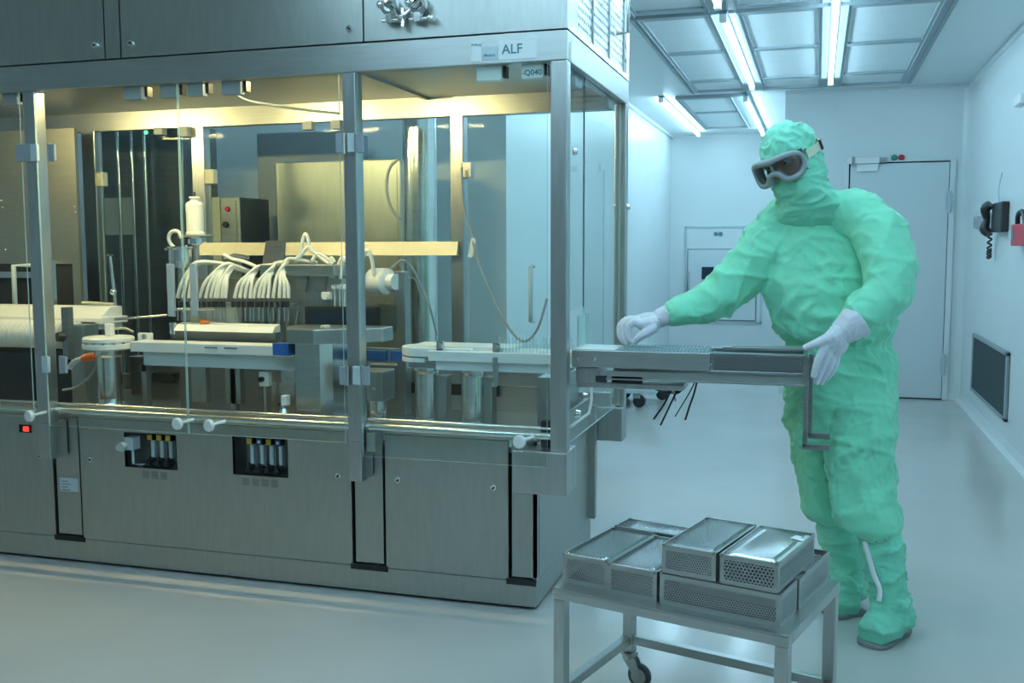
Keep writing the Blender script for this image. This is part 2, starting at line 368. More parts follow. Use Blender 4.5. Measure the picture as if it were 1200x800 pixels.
# ------------------------------------------------------------------ ceiling filters and tubes
def filter_grid(x_cols, y_rows, x0, x1, y0, y1, label):
    g = thing('ceiling_filter_grid', ((x0+x1)/2, (y0+y1)/2, ZC-.03), label, 'ceiling grid', 'filter grids in the ceiling')
    z0, z1 = ZC-.03, ZC
    fb = MB(); xs = [x0]+[v for c in x_cols for v in c]+[x1]; ys = [y0]+[v for c in y_rows for v in c]+[y1]
    for a, b in zip(xs[::2], xs[1::2]): fb.box(a, b, y0, y1, z0, z1); fb.box(a+.02, a+.026, y0, y1, z0-.008, z0); fb.box(b-.026, b-.02, y0, y1, z0-.008, z0)
    for c0, c1 in x_cols:
        for a, b in zip(ys[::2], ys[1::2]): fb.box(c0, c1, a, b, z0, z1)
    fb.build('frame', M['frame'], g)
    for c0, c1 in x_cols:
        for a, b in y_rows: MB().box(c0, c1, a, b, z0+.012, z0+.018).build('diffuser', M['diffuser'], g)
    return g
filter_grid([(-1.00, -.63), (-.44, -.03), (.15, .59)], [(5.93, 6.96), (7.04, 8.16), (8.24, 8.70)], -1.07, .68, 5.86, 8.77, 'large grey ceiling filter grid with nine panels over the operator')
filter_grid([(-1.18, -.78)], [(9.16, 10.08), (10.16, 11.40)], -1.24, -.62, 9.08, 11.47, 'small grey ceiling filter grid with two panels at the corridor end')
filter_grid([(-1.00, -.63), (-.44, -.03), (.15, .59)], [(2.65, 3.60), (3.68, 4.70), (4.78, 5.70)], -1.07, .68, 2.57, 5.77, 'grey ceiling filter grid out of view above the cart')
def tube_light(x, y0, y1, label, z=ZC-.03):
    t = thing('tube_light', (x, (y0+y1)/2, z-.05), label, 'light', 'ceiling tube lights')
    MB().prism([(x-.028, z), (x-.018, z-.014), (x+.018, z-.014), (x+.028, z)], y0-.03, y1+.03, 'Y').build('housing', M['frame'], t)
    MB().cyl((x, y0, z-.034), (x, y1, z-.034), .0145, n=12).build('tube', M['tube'], t)
    for y in (y0, y1): MB().box(x-.02, x+.02, y-.025, y+.025, z-.056, z-.012).build('end_cap', M['label'], t, bevel=.004)
tube_light(-.535, 5.82, 8.38, 'bright ceiling tube between left and middle filter columns')
tube_light(.060, 5.30, 8.32, 'bright ceiling tube between middle and right filter columns')
tube_light(-1.36, 9.05, 11.98, 'bright corridor ceiling tube along the left wall', ZC)
tube_light(-.63, 9.02, 11.88, 'bright corridor ceiling tube beside the partition, above the head')
tube_light(-.535, 2.80, 5.50, 'ceiling tube out of view above the machine corner')
tube_light(.060, 2.50, 5.15, 'ceiling tube out of view above the cart')
tube_light(-.535, .20, 2.50, 'ceiling tube out of view left above the photographer', ZC)
tube_light(.50, .10, 2.40, 'ceiling tube out of view right above the photographer', ZC)
tube_light(-1.20, .5, 2.9, 'added ceiling tube out of view above the machine corner post', ZC)  # extra unseen tube, added to brighten the upper right machine panel
tube_light(-2.70, 4.55, 5.50, 'added ceiling tube out of view above the cabinets behind the machine', ZC)  # unseen tube put in to light the cabinets in the dim alcove
tube_light(-4.30, 4.55, 5.50, 'added ceiling tube out of view above the left alcove behind the machine', ZC)  # second unseen tube added so the alcove's left part is lit

# ------------------------------------------------------------------ things on the right wall
v = thing('wall_vent', (RX, 7.64, .19), 'dark ribbed air vent low on the right wall', 'vent')
y0, y1, z0, z1 = 6.90, 8.40, .19, .63
MB().box(RX-.02, RX, y0, y0+.05, z0, z1).box(RX-.02, RX, y1-.05, y1, z0, z1).box(RX-.02, RX, y0, y1, z0, z0+.025).box(RX-.02, RX, y0, y1, z1-.025, z1).build('frame', M['grey'], v, bevel=.003)
MB().box(RX-.004, RX-.001, y0, y1, z0, z1).build('backing', M['black'], v)
lb = MB()
for i in range(46):
    yy = y0+.06+i*(y1-y0-.12)/45
    lb.hexa([(RX-.018, yy-.004, z0+.02), (RX-.004, yy+.010, z0+.02), (RX-.004, yy+.014, z0+.02), (RX-.018, yy, z0+.02), (RX-.018, yy-.004, z1-.02), (RX-.004, yy+.010, z1-.02), (RX-.004, yy+.014, z1-.02), (RX-.018, yy, z1-.02)])
lb.build('louvre', M['frame'], v)
def wy(px, off): return P(px, 250, X=RX-off).y
def wz(px, py, off): return P(px, py, X=RX-off).z
ya, yb = wy(1173, .05), wy(1162, .05); zt_p, zb_p = wz(1168, 237, .05), wz(1168, 272, .05)
ph = thing('wall_phone', (RX, (ya+yb)/2, zb_p-.1), 'black corded telephone hanging on the right wall', 'telephone')
MB().box(RX-.05, RX, ya, yb, zb_p, zt_p).build('phone_body', M['black'], ph, bevel=.01)
hy = wy(1157.5, .075); hr = [(RX-.06, hy, wz(1158, 240, .06)), (RX-.088, hy+.02, wz(1157, 245, .08)), (RX-.075, hy+.03, wz(1156, 257, .08)), (RX-.088, hy+.02, wz(1157, 268, .08)), (RX-.06, hy, wz(1158, 274, .06))]
MB().tube(hr, [.030, .034, .022, .034, .028], 10, 5).build('handset', M['black'], ph)
zc_ = wz(1160, 274, .05); cy_ = wy(1161, .04)
cp = [(RX-.04+.012*math.cos(t*1.9), cy_+.03*math.sin(t*1.9), zc_-.012*t if t < 14 else zc_-.168+.012*(t-14)) for t in [i*.5 for i in range(40)]]
MB().tube(cp, .007, 6).build('cord', M['black'], ph)
hk = wy(1171, .01)
MB().tube([(RX-.01, hk, zt_p), (RX-.02, hk-.01, zt_p+.10), (RX-.005, hk-.02, zt_p+.20)], .004, 6, 4).build('hook', M['label2'], ph)
a0, a1, z0_, z1_ = wy(1157, .04), wy(1142.5, .04), wz(1150, 271, .04), wz(1150, 250, .04)
d_a = a1-a0
hb = MB().prism([(a1, z0_+.03), (a0, z0_), (a0+.05, z1_-.03), (a0+.15*d_a, z1_), (a0+.6*d_a, z1_-.04), (a1, z1_-.01)], RX-.05, RX, 'X')
one(hb, 'wall_bracket', M['grey'], 'grey hanging bracket on the wall left of the telephone', 'bracket', bevel=.006)
yr = wy(1185.5, .06); zr0, zr1 = wz(1185, 288, .06), wz(1185, 263, .06)
rb = thing('red_wall_box', (RX, yr-.2, zr0), 'red box with a black grip on the right wall at the frame edge', 'box')
MB().box(RX-.06, RX, yr-.42, yr, zr0, zr1).build('box_body', M['red'], rb, bevel=.008)
MB().tube([(RX-.035, yr-.06, zr1), (RX-.04, yr-.10, zr1+.055), (RX-.03, yr-.18, zr1+.07), (RX-.03, yr-.28, zr1)], .015, 8, 5).build('grip', M['black'], rb)
MB().box(RX-.062, RX-.06, yr-.09, yr-.04, zr0+.03, zr1-.03).build('sticker', M['ink'], rb)
p = P(1198, 118, X=RX)
one(MB().box(RX-.04, RX, p.y-.15, p.y+.06, p.z-.03, p.z+.03), 'wall_sensor', M['white'], 'small white sensor box high on the right wall', 'sensor', bevel=.008)
tube_light(-1.95, .2, 2.6, 'added ceiling tube out of view above the middle machine front', ZC)  # extra unseen ceiling tube, added to brighten the machine front

# ================================================================== THE FILLING MACHINE (enclosure and base)
YF, YP, YR = 3.27, 3.371, 4.39          # post front plane, cabinet panel plane, rear plane
XR, XB, XLm = -.80, -.936, -4.70        # right side plane of the frame, of the base, far left end
ZB0, ZB1, ZD = 1.908, 2.005, .585       # cross beam, deck
mc = thing('filling_machine', ((XLm+XR)/2, (YF+YR)/2, 0), 'long stainless steel filling machine with glass doors, left half of picture', 'machine')
def fx(px, py, Y=YP): return P(px, py, Y=Y).x
# plinth and body
MB().box(XLm, XB, YP, 4.28, .012, .105).build('plinth', M['panel'], mc, bevel=.003)
MB().box(XLm, XB-.03, YP+.03, 4.25, 0, .012).build('plinth_foot', M['gap'], mc)
MB().box(XLm, XB-.012, YP+.12, 4.27, .105, ZD-.02).build('base_body', M['gap'], mc)
MB().box(XLm, XB-.005, YP+.03, 4.30, ZD-.02, ZD).build('deck', M['steel_h'], mc)
MB().box(XLm, XB, YP-.002, YP+.035, .615, .650).build('sill', M['steel_h'], mc, bevel=.003)
# front access panels (with rectangular openings) and the narrow strips under the posts
def panel_with_holes(x0, x1, z0, z1, holes):
    b = MB(); xs = sorted({x0, x1, *[h[0] for h in holes], *[h[1] for h in holes]}); zs = sorted({z0, z1, *[h[2] for h in holes], *[h[3] for h in holes]})
    for a, c in zip(xs, xs[1:]):
        run = None
        for d, e in zip(zs, zs[1:]):
            if any(h[0] <= a and c <= h[1] and h[2] <= d and e <= h[3] for h in holes): continue
            b.box(a, c, YP, YP+.018, d, e)
    return b
g1, g2 = fx(66, 600), fx(95.5, 600); g3, g4 = fx(414, 600), fx(450, 600); g5, g6 = fx(597.5, 600), XB
def opening(l, t, r, bm):
    a, c = P(l, t, Y=YP), P(r, bm, Y=YP); return (a.x, c.x, c.z, a.z)
H1, H2 = opening(145, 506, 208, 551), opening(272, 511, 338, 560)
zt, zb = .612, .1065
MB().box(XLm, g1-.006, YP, YP+.018, zb, zt).build('access_panel', M['panel'], mc)
panel_with_holes(g2+.006, g3-.006, zb, zt, [H1, H2]).build('access_panel', M['panel'], mc)
MB().box(g4+.006, g5-.006, YP, YP+.018, zb, zt).build('access_panel', M['panel'], mc, bevel=.002)
for a, c in ((g1+.006, g2-.006), (g3+.006, g4-.006), (g5+.006, g6)):
    MB().box(a, c, YP+.006, YP+.020, zb+.012, zt).build('post_strip', M['panel'], mc)
    MB().box(a-.02, c+(.02 if c < -1 else 0), YP-.001, YP+.01, zb-.016, zb+.006).build('slot', M['gap'], mc)
MB().box(XB-.012, XB, YP+.05, 4.27, zb, zt+.03).build('side_panel', M['panel'], mc)
MB().box(XB-.012, XB, YP+.006, YP+.042, zb, zt).build('side_strip', M['panel'], mc)
MB().box(XB-.012, XB+.028, 4.235, 4.275, .112, zt).build('side_strip', M['panel'], mc)
def lock(px, py, Y=YP):
    p = P(px, py, Y=Y)
    o = MB().lathe([(0, .006), (.006, .006), (.007, .010), (.011, .010), (.013, .004), (.013, 0)], (p.x, Y, p.z), (0, -1, 0), 16).build('lock', M['chrome'], mc)
    MB().box(p.x-.003, p.x+.003, Y-.0085, Y-.006, p.z-.003, p.z+.003).build('keyhole', M['gap'], o)
for q in ((107, 538), (397, 557), (467, 562), (579, 571), (48, 534)): lock(*q)
MB().lathe([(0, .004), (.008, .003), (.008, 0)], (XB, 4.17, .47), (1, 0, 0), 12).build('side_screw', M['chrome'], mc)
p = P(30, 502, Y=YP); sw = MB().box(p.x-.03, p.x+.03, YP-.004, YP, p.z-.016, p.z+.016).build('switch', M['gap'], mc)
MB().box(p.x-.004, p.x+.02, YP-.010, YP-.004, p.z-.010, p.z+.010).build('red_lamp', M['redlamp'], sw)
p = P(80, 568, Y=YP); tp = MB().box(p.x-.045, p.x+.045, YP+.004, YP+.006, p.z-.028, p.z+.028).build('rating_plate', M['label2'], mc)
for i in range(4): MB().box(p.x-.035, p.x-.005+.01*(i % 2), YP+.003, YP+.004, p.z+.015-.012*i-.003, p.z+.015-.012*i).build('printed_line', M['ink'], tp)
# flow meter windows
def flow_window(H, metres, extra):
    x0, x1, z0, z1 = H
    rec = MB().box(x0, x1, YP+.10, YP+.104, z0, z1).box(x0-.004, x0, YP+.001, YP+.104, z0, z1).box(x1, x1+.004, YP+.001, YP+.104, z0, z1).box(x0, x1, YP+.001, YP+.104, z1, z1+.004).box(x0, x1, YP+.001, YP+.104, z0-.004, z0).build('meter_recess', M['dark_steel'], mc)
    for px, mcol in metres:
        cx = P(px, 515, Y=YP+.03).x; y = YP+.035
        fm = MB().box(cx-.013, cx+.013, y, y+.03, z1-.035, z1-.006).build('flow_meter', M['black'], rec)
        MB().box(cx-.010, cx+.010, y-.004, y, z1-.033, z1-.012).build('tag', M[mcol], rec)
        if mcol == 'blue': MB().box(cx-.006, cx+.006, y-.005, y-.004, z1-.028, z1-.018).build('tag_mark', M['label'], rec)
        MB().cyl((cx+.004, y+.012, z0+.035), (cx+.004, y+.012, z1-.035), .0085, n=12).build('meter_tube', M['label2'], rec)
        MB().box(cx-.011, cx+.016, y+.022, y+.028, z0+.03, z1-.035).build('scale', M['grey'], rec)
        MB().cyl((cx, y+.012, z0+.008), (cx, y+.012, z0+.038), .012, n=12).cyl((cx-.002, y-.02, z0+.018), (cx, y+.01, z0+.018), .011, .009, 12).cyl((cx-.016, y-.012, z0+.012), (cx, y+.01, z0+.012), .007, n=8).build('valve', M['black'], rec)
        MB().box(cx-.014, cx+.014, YP-.0015, YP, z0-.04, z0-.012).build('name_plate', M['dark_steel'], rec)
    return rec
r1 = flow_window(H1, ((175, 'yellow'), (185.5, 'yellow'), (196, 'yellow')), None)
r2 = flow_window(H2, ((291.5, 'yellow'), (303, 'blue'), (314, 'yellow'), (325, 'blue')), None)
p = P(153, 520, Y=YP+.02)
MB().box(p.x-.02, p.x+.024, YP+.0, YP+.05, p.z-.022, p.z+.03).cyl((p.x-.012, YP-.03, p.z-.004), (p.x-.012, YP+.01, p.z-.004), .017, n=16).cyl((p.x+.01, YP+.02, p.z-.08), (p.x+.01, YP+.02, p.z-.02), .006, n=8).build('regulator', M['label2'], r1, bevel=.004)
MB().cyl((p.x-.036, YP-.012, p.z-.012), (p.x-.012, YP-.012, p.z-.008), .012, .016, 14).build('regulator_knob', M['label'], r1)
MB().tube([(p.x+.01, YP+.02, p.z-.08), (p.x+.04, YP+.03, p.z-.085), (p.x+.09, YP+.04, p.z-.075)], .004, 6, 4).build('regulator_hose', M['grey'], r1)

# posts of the frame: front three, rear ones
def post(x0, x1, y0, y1, z0, z1, m='steel'): return MB().box(x0, x1, y0, y1, z0, z1).build('post', M[m], mc, bevel=.004)
post(-2.985, -2.930, YF, YF+.06, .60, ZB0); MB().box(-2.985, -2.930, YF, YP, .452, .60).build('post_foot', M['steel'], mc, bevel=.004)
post(-1.613, -1.562, YF, YF+.06, .60, ZB0); MB().box(-1.613, -1.562, YF, YP, .452, .60).build('post_foot', M['steel'], mc, bevel=.004)
post(-.857, XR, YF, YF+.05, .602, ZB0); MB().box(-.993, XR, YF, YP, .452, .602).box(-.936, XR, YP, YP+.05, .452, .602).build('post_foot', M['steel'], mc, bevel=.004)
post(-.85, XR, YR-.055, YR, .60, ZB0); MB().box(-1.0, XR, YR-.10, YR, .45, .60).build('post_foot', M['steel'], mc, bevel=.004)
for a, c in ((-3.60, -3.52), (-2.955, -2.885), (-1.603, -1.54), (-4.6, -4.5)): post(a, c, YR-.06, YR, ZD, 1.89, 'steel')
# cross beams
MB().box(XLm, XR, YF, YF+.06, ZB0, ZB1).build('front_beam', M['steel_h'], mc, bevel=.003)
MB().box(XR-.06, XR, YF+.06, YR, ZB0, ZB1).build('side_beam', M['steel'], mc, bevel=.003)
MB().box(XLm, XR-.06, YR-.06, YR, 1.887, ZB1).build('rear_beam', M['steel_h'], mc)
MB().box(XLm, -1.72, YF+.06, YR-.06, 1.975, 1.985).build('canopy_ceiling', M['steel_h'], mc)
MB().box(-1.70, XR-.06, YF+.06, YR-.06, 1.972, 1.982).build('canopy_ceiling', M['steel_h'], mc)
MB().box(-1.72, -1.70, YF+.06, YR-.06, 1.962, 1.985).build('canopy_joint', M['steel'], mc)
MB().box(-3.6, XR-.06, YR-.06, YR-.02, ZD, .655).build('rear_sill', M['steel_h'], mc)
MB().prism([(YR-.102, 1.262), (YR-.065, 1.262), (YR-.065, 1.324), (YR-.080, 1.324)], -2.93, -1.56, 'X').build('rear_ledge', M['chamber'], mc)
# upper cabinet
zt2, sx1, sx2, sx3 = 2.56, P(123.5, 70, Y=YF).x, P(142, 70, Y=YF).x, P(426, 40, Y=YF).x
MB().box(XLm, XR-.012, YF+.02, YR, ZB1, zt2).build('upper_body', M['gap'], mc)
for a, c in ((XLm, sx1-.003), (sx1+.003, sx2-.003), (sx2+.003, sx3-.003), (sx3+.003, XR)):
    MB().box(a, c, YF, YF+.02, ZB1+.005, zt2).build('upper_panel', M['panel'], mc)
for q in ((112, 53), (154, 51), (410, 34)): lock(*q, Y=YF)
gy0, gy1 = 3.42, 4.33
MB().box(XR-.012, XR, YF+.02, gy0, ZB1+.005, zt2).box(XR-.012, XR, gy0, gy1, ZB1+.005, 2.03).box(XR-.012, XR, gy1, YR, ZB1+.005, zt2).build('grille_frame', M['bright'], mc)
gr = MB().box(XR-.006, XR-.004, gy0, gy1, 2.03, zt2).build('grille', M['mesh'], mc)
MB().box(XR-.011, XR-.0105, gy0, gy1, 2.03, zt2).build('filter_pad', M['frame'], gr)
for y in (3.66, 3.96, 4.27): MB().box(XR-.006, XR+.002, y, y+.012, 2.03, zt2).build('grille_bar', M['dark_steel'], gr)
MB().tube([(XR, 4.10, 2.155), (XR+.045, 4.10, 2.155), (XR+.045, 4.10, 2.50), (XR, 4.10, 2.50)], .010, 10).build('grille_handle', M['bright'], mc)
# pipe clamps on the upper right panel
for px, py in ((457, 8), (490, 6)):
    p = P(px, py, Y=YF-.03)
    cb = MB().lathe([(.018, -.012), (.030, -.010), (.030, .010), (.018, .012), (.018, -.012)], (p.x, YF-.03, p.z), (0, -1, 0), 20).box(p.x-.010, p.x+.010, YF-.045, YF-.015, p.z-.055, p.z-.025).cyl((p.x-.03, YF-.03, p.z-.045), (p.x+.035, YF-.03, p.z-.045), .007, n=10).ball((p.x+.042, YF-.03, p.z-.045), .013, 10).ball((p.x-.036, YF-.03, p.z+.010), .014, 10).cyl((p.x, YF, p.z), (p.x, YF-.02, p.z), .018, n=14)
    cb.build('pipe_clamp', M['chrome'], mc)
p = P(473, 10, Y=YF-.03)
MB().tube([(p.x-.05, YF-.02, p.z+.01), (p.x-.01, YF-.05, p.z-.03), (p.x+.03, YF-.03, p.z+.0), (p.x+.07, YF-.04, p.z+.03)], .008, 8, 5).cyl((p.x-.005, YF-.03, p.z-.06), (p.x-.005, YF-.03, p.z), .010, n=10).build('clamp_arm', M['chrome'], mc)
# labels on the beam
zm = .5*(ZB0+ZB1)
def plate(px0, px1, py, hgt, name, m='label', Y=YF, t=.0015):
    a, c = P(px0, py, Y=Y), P(px1, py, Y=Y)
    return MB().box(a.x, c.x, Y-t, Y, (a.z+c.z)/2-hgt/2, (a.z+c.z)/2+hgt/2).build(name, M[m], mc), (a.x+c.x)/2, (a.z+c.z)/2
pl, cx, cz = plate(584, 629, 57.5, .062, 'name_label'); text('ALF', .044, (cx-.018, YF-.002, cz), (1, 0, 0), (0, 0, 1), 'lettering', M['ink'], pl)
pl, cx, cz = plate(552, 564.5, 60.5, .066, 'inspection_label'); text('Prüfung', .011, (cx, YF-.002, cz+.022), (1, 0, 0), (0, 0, 1), 'lettering', M['ink'], pl)
pl, cx, cz = plate(565.5, 582.5, 62.5, .042, 'inspection_label', 'label2'); text('Monitor', .012, (cx, YF-.002, cz-.006), (1, 0, 0), (0, 0, 1), 'lettering', M['ink'], pl)
p = P(672, 62, X=XR); MB().box(XR, XR+.0012, YF+.025, YF+.055, p.z-.03, p.z+.025).build('warning_sticker', M['strap'], mc)
# door switches: blocks hanging under the front beam, inside the doors
def switch(px0, px1, py0, py1, m='grey', Y=YF+.03):
    a, c = P(px0, py0, Y=Y), P(px1, py1, Y=Y)
    o = MB().box(a.x, c.x, Y, Y+.03, c.z, ZB0).build('door_switch', M[m], mc, bevel=.003)
    MB().box(c.x, c.x+.012, Y+.02, Y+.05, c.z+.012, ZB0).build('switch_cap', M['black'], o)
    return a.x, c.x, c.z, Y
for q in ((2, 20, 109, 122), (144, 166, 102, 116), (187, 207, 101, 114), (219, 238, 99, 112), (259, 282, 96, 110)): switch(*q)
switch(558, 587, 80, 94, 'label')
a0, a1, zz, yy = switch(611, 636, 75, 91, 'label'); pl = [o for o in mc.children if o.name.startswith('door_switch')][-1]
text('-Q040', .026, ((a0+a1)/2, yy-.0015, zz+.018), (1, 0, 0), (0, 0, 1), 'lettering', M['ink'], pl)
for y in (3.52, 4.10): MB().box(XR-.05, XR-.03, y, y+.10, ZB0-.045, ZB0).build('door_switch', M['grey'], mc, bevel=.003)
# glass doors: pane with bright cut edges, hinges, knob
def pane(x0, x1, y0, y1, z0, z1, name='glass_door', parent=None, g='glass'):
    b = MB().box(x0, x1, y0, y1, z0, z1)
    thin = 0 if abs(x1-x0) < abs(y1-y0) else 1
    for i, f in enumerate(b.f):
        n = (b.v[f[1]]-b.v[f[0]]).cross(b.v[f[2]]-b.v[f[0]]); b.mi[i] = 0 if abs(n[thin]) > .9*n.length else 1
    return b.build(name, [M[g], M['glass_edge']], parent or mc)
def hinge(px, py, Y, parent, side):
    p = P(px, py, Y=Y)
    MB().box(p.x, p.x+side*.062, Y-.012, Y+.004, p.z-.034, p.z+.034).build('hinge_plate', M['blue_grey'] if False else M['grey'], parent, bevel=.003)
    MB().cyl((p.x, Y-.008, p.z-.036), (p.x, Y-.008, p.z+.036), .010, n=12).build('hinge_pin', M['steel'], parent)
def knob(px, py, parent):
    p = P(px, py, Y=YF-.05)
    o = MB().lathe([(0, .018), (.020, .018), (.023, .013), (.023, .004), (.020, 0), (0, 0)], (p.x, YF-.05, p.z), (-.15, -1, 0), 20).build('knob', M['white'], parent)
    MB().tube([(p.x, YF-.05, p.z), (p.x+.035, YF-.006, p.z+.01)], .006, 8).build('knob_stem', M['white'], o)
xg = P(214.5, 300, Y=YF-.004).x
zg0, zg1 = .625, ZB0-.006
d1 = pane(-4.4, -2.995, YF-.008, YF-.002, zg0, zg1)
d2 = pane(-2.922, xg-.003, YF-.008, YF-.002, zg0-.03, zg1)
d3 = pane(xg+.003, -1.622, YF-.008, YF-.002, zg0-.03, zg1)
d4 = pane(-1.552, -.866, YF-.008, YF-.002, .55, zg1)
MB().box(-3.02, -2.93, YF-.012, YF, 1.67-.034, 1.67+.034).build('hinge', M['grey'], mc, bevel=.003)
for px, py, d, s in ((58.5, 179, d2, 1), (72, 427, d2, 1), (403, 168, d3, -1), (407, 440, d3, -1), (418, 168, d4, 1), (425, 440, d4, 1)):
    p = P(px, py, Y=YF-.012)
    MB().box(p.x-.028*(s < 0), p.x+.028*(s > 0), YF-.022, YF-.0085, p.z-.033, p.z+.033).build('clamp_plate', M['grey'], d, bevel=.003)
    MB().cyl((p.x, YF-.014, p.z-.035), (p.x, YF-.014, p.z+.035), .008, n=12).build('hinge_pin', M['steel'], d)
for px, py in ((40, 179), (53, 427), (412, 167), (418, 440)):
    p = P(px, py, Y=YF-.012); MB().box(p.x-.016, p.x+.016, YF-.016, YF, p.z-.033, p.z+.033).build('hinge_block', M['label2'], mc, bevel=.003)
knob(37, 487, d1); knob(210, 496, d2); knob(247, 498, d3); knob(610, 517, d4)
# hand rails between the posts
for a, c in ((-4.4, -2.99), (-2.928, -1.616), (-1.56, -.865)):
    MB().cyl((a, YF+.045, .648), (c, YF+.045, .648), .014, n=16).cyl((a, YF+.06, .672), (c, YF+.06, .672), .007, n=10).build('guide_rail', M['bright'], mc)
MB().box(-1.556, -1.520, YF+.03, YP, .56, .63).build('rail_bracket', M['steel'], mc, bevel=.002)
MB().box(-.905, -.858, YF+.055, YF+.09, .605, .70).build('rail_stop', M['black'], mc)
# right side panes: a large fixed pane below, sliding pane with the tray opening
pane(XR-.028, XR-.022, YF+.06, YR-.06, .61, .86, 'side_pane')
pane(XR-.028, XR-.022, YF+.36, YR-.06, .86, ZB0, 'side_pane')
pane(XR-.028, XR-.022, YF+.06, YF+.36, 1.08, ZB0, 'side_pane')
for y, z in ((3.50, .70), (3.62, .745)): MB().lathe([(0, .02), (.012, .018), (.016, .004), (.016, 0)], (XR-.022, y, z), (1, 0, 0), 14).build('pane_bolt', M['chrome'], mc)
for y, z in ((3.36, 1.62), (4.36, 1.47)): MB().lathe([(0, .016), (.010, .014), (.014, .004), (.014, 0)], (XR, y, z), (1, 0, 0), 14).build('pane_bolt', M['chrome'], mc)
MB().tube([(XR-.03, 3.46, .66), (XR-.03, 3.75, .66), (XR-.03, 3.80, .70), (XR-.03, 3.80, .78), (XR-.03, 3.86, .83), (XR-.03, 4.25, .83)], .006, 8, 0).build('pane_seal', M['white'], mc)
# rear panes with hinges, handles
for a, c in ((-3.51, -2.965), (-2.875, -1.612), (-1.53, -.858)): pane(a, c, YR-.034, YR-.028, .66, 1.886, 'rear_pane', None, 'rear_glass')
for px, py in ((117, 210), (246, 207), (547, 199)):
    p = P(px, py, Y=YR-.05); MB().box(p.x-.025, p.x+.025, YR-.06, YR-.02, p.z-.035, p.z+.035).build('rear_hinge', M['strap'] if px < 400 else M['steel'], mc, bevel=.003)
for px, py in ((188, 155), (217, 157), (362, 149), (395, 148)):
    p = P(px, py, Y=YR-.08); MB().box(p.x-.025, p.x+.025, YR-.10, YR-.06, p.z-.014, 1.887).build('rear_switch', M['grey'], mc, bevel=.003)
p = P(171, 155, Y=YR-.07); MB().ball((p.x, p.y, p.z), .010, 10).build('status_lamp', M['greenlamp'], mc)
a, c = P(622, 312, Y=YR-.08), P(622, 377, Y=YR-.08)
MB().tube([(a.x, YR-.034, a.z), (a.x, YR-.08, a.z), (c.x, YR-.08, c.z), (c.x, YR-.034, c.z)], .010, 8).build('rear_handle', M['label2'], mc)
# interior wall of the left chamber with its dark opening and handle
x1 = P(91, 250, Y=4.18).x; z1 = P(60, 309, Y=4.18).z
iw = MB().box(XLm, x1, 4.18, 4.20, z1, 1.886).box(x1-.045, x1, 4.18, 4.20, ZD, z1).build('chamber_wall', M['chamber'], mc)
MB().box(XLm, x1-.045, 4.19, 4.20, ZD, z1).build('chamber_opening_shade', M['gap'], iw)  # black sheet: the shade inside the opening is put into its colour
MB().box(x1-.14, x1-.12, 4.15, 4.19, .93, 1.24).build('chamber_strip', M['bright'], iw)
MB().box(XLm, x1-.15, 4.17, 4.185, 1.15, 1.18).build('chamber_rail', M['steel_h'], iw)
for px, py in ((2, 235), (3, 243), (88, 242), (89, 249), (7, 292), (88, 293)):
    p = P(px, py, Y=4.18); MB().ball((p.x, 4.18, p.z), .007, 8).build('screw', M['chrome'], iw)
a, c = P(16, 311, Y=4.08), P(18, 367, Y=4.08)
MB().tube([(a.x+.05, 4.17, a.z), (a.x, 4.08, a.z), (c.x, 4.08, c.z), (c.x+.05, 4.17, c.z)], .013, 8).build('chamber_handle', M['label2'], iw)
# warm lamps inside the canopy, and the cable along its ceiling
for a, c in ((-3.75, -3.35), (-2.72, -2.36), (-2.02, -1.74)):
    o = MB().box(a-.03, c+.03, 3.455, 3.525, 1.962, 1.975).build('canopy_lamp', M['label'], mc)
    MB().cyl((a, 3.49, 1.952), (c, 3.49, 1.952), .011, n=12).build('lamp_tube', M['warm'], o)
q = [P(276, 111, Y=3.36), P(290, 118, Y=3.5), P(318, 123, Y=3.7), P(360, 129, Y=3.95), P(398, 133, Y=4.1)]
MB().tube(q, .006, 8, 5).build('switch_cable', M['grey'], mc)

# ================================================================== INSIDE THE MACHINE
def column(t, x, y, r, z1, name='column', m='bright', foot=True):
    return MB().lathe([(r*1.28, 0), (r*1.28, .03), (r*1.05, .055), (r, .07), (r, z1-ZD-.05), (r*1.15, z1-ZD-.04), (r*1.15, z1-ZD)], (x, y, ZD), (0, 0, 1), 28).build(name, M[m], t)
# left turntable
c = P(127, 392, Y=3.62); tx, ty, tz = c.x, 3.62, c.z
t = thing('turntable', (tx, ty, ZD), 'round white turntable on a steel column behind the left glass door', 'turntable')
column(t, tx, ty, .052, tz-.045)
MB().lathe([(0, tz-.008), (.100, tz-.008), (.106, tz-.014), (.106, tz-.026), (.098, tz-.030), (.098, tz-.034), (.108, tz-.038), (.108, tz-.056), (.09, tz-.062), (.06, tz-.064), (.056, tz-.09)], (tx, ty, 0), (0, 0, 1), 40).build('disc', M['white'], t)
for k in range(7):
    q = math.radians(-160+k*24); MB().cyl((tx+.10*math.cos(q), ty+.10*math.sin(q), tz-.035), (tx+.10*math.cos(q), ty+.10*math.sin(q), tz-.028), .007, n=8).build('disc_screw', M['chrome'], t)
MB().box(tx-.035, tx-.005, ty+.02, ty+.05, tz-.008, tz+.045).build('guide_block', M['white'], t, bevel=.003)
MB().tube([(tx-.06, ty+.08, tz+.01), (tx+.00, ty+.10, tz+.02), (tx+.06, ty+.09, tz+.005)], .006, 8, 4).build('guide_bar', M['steel'], t)
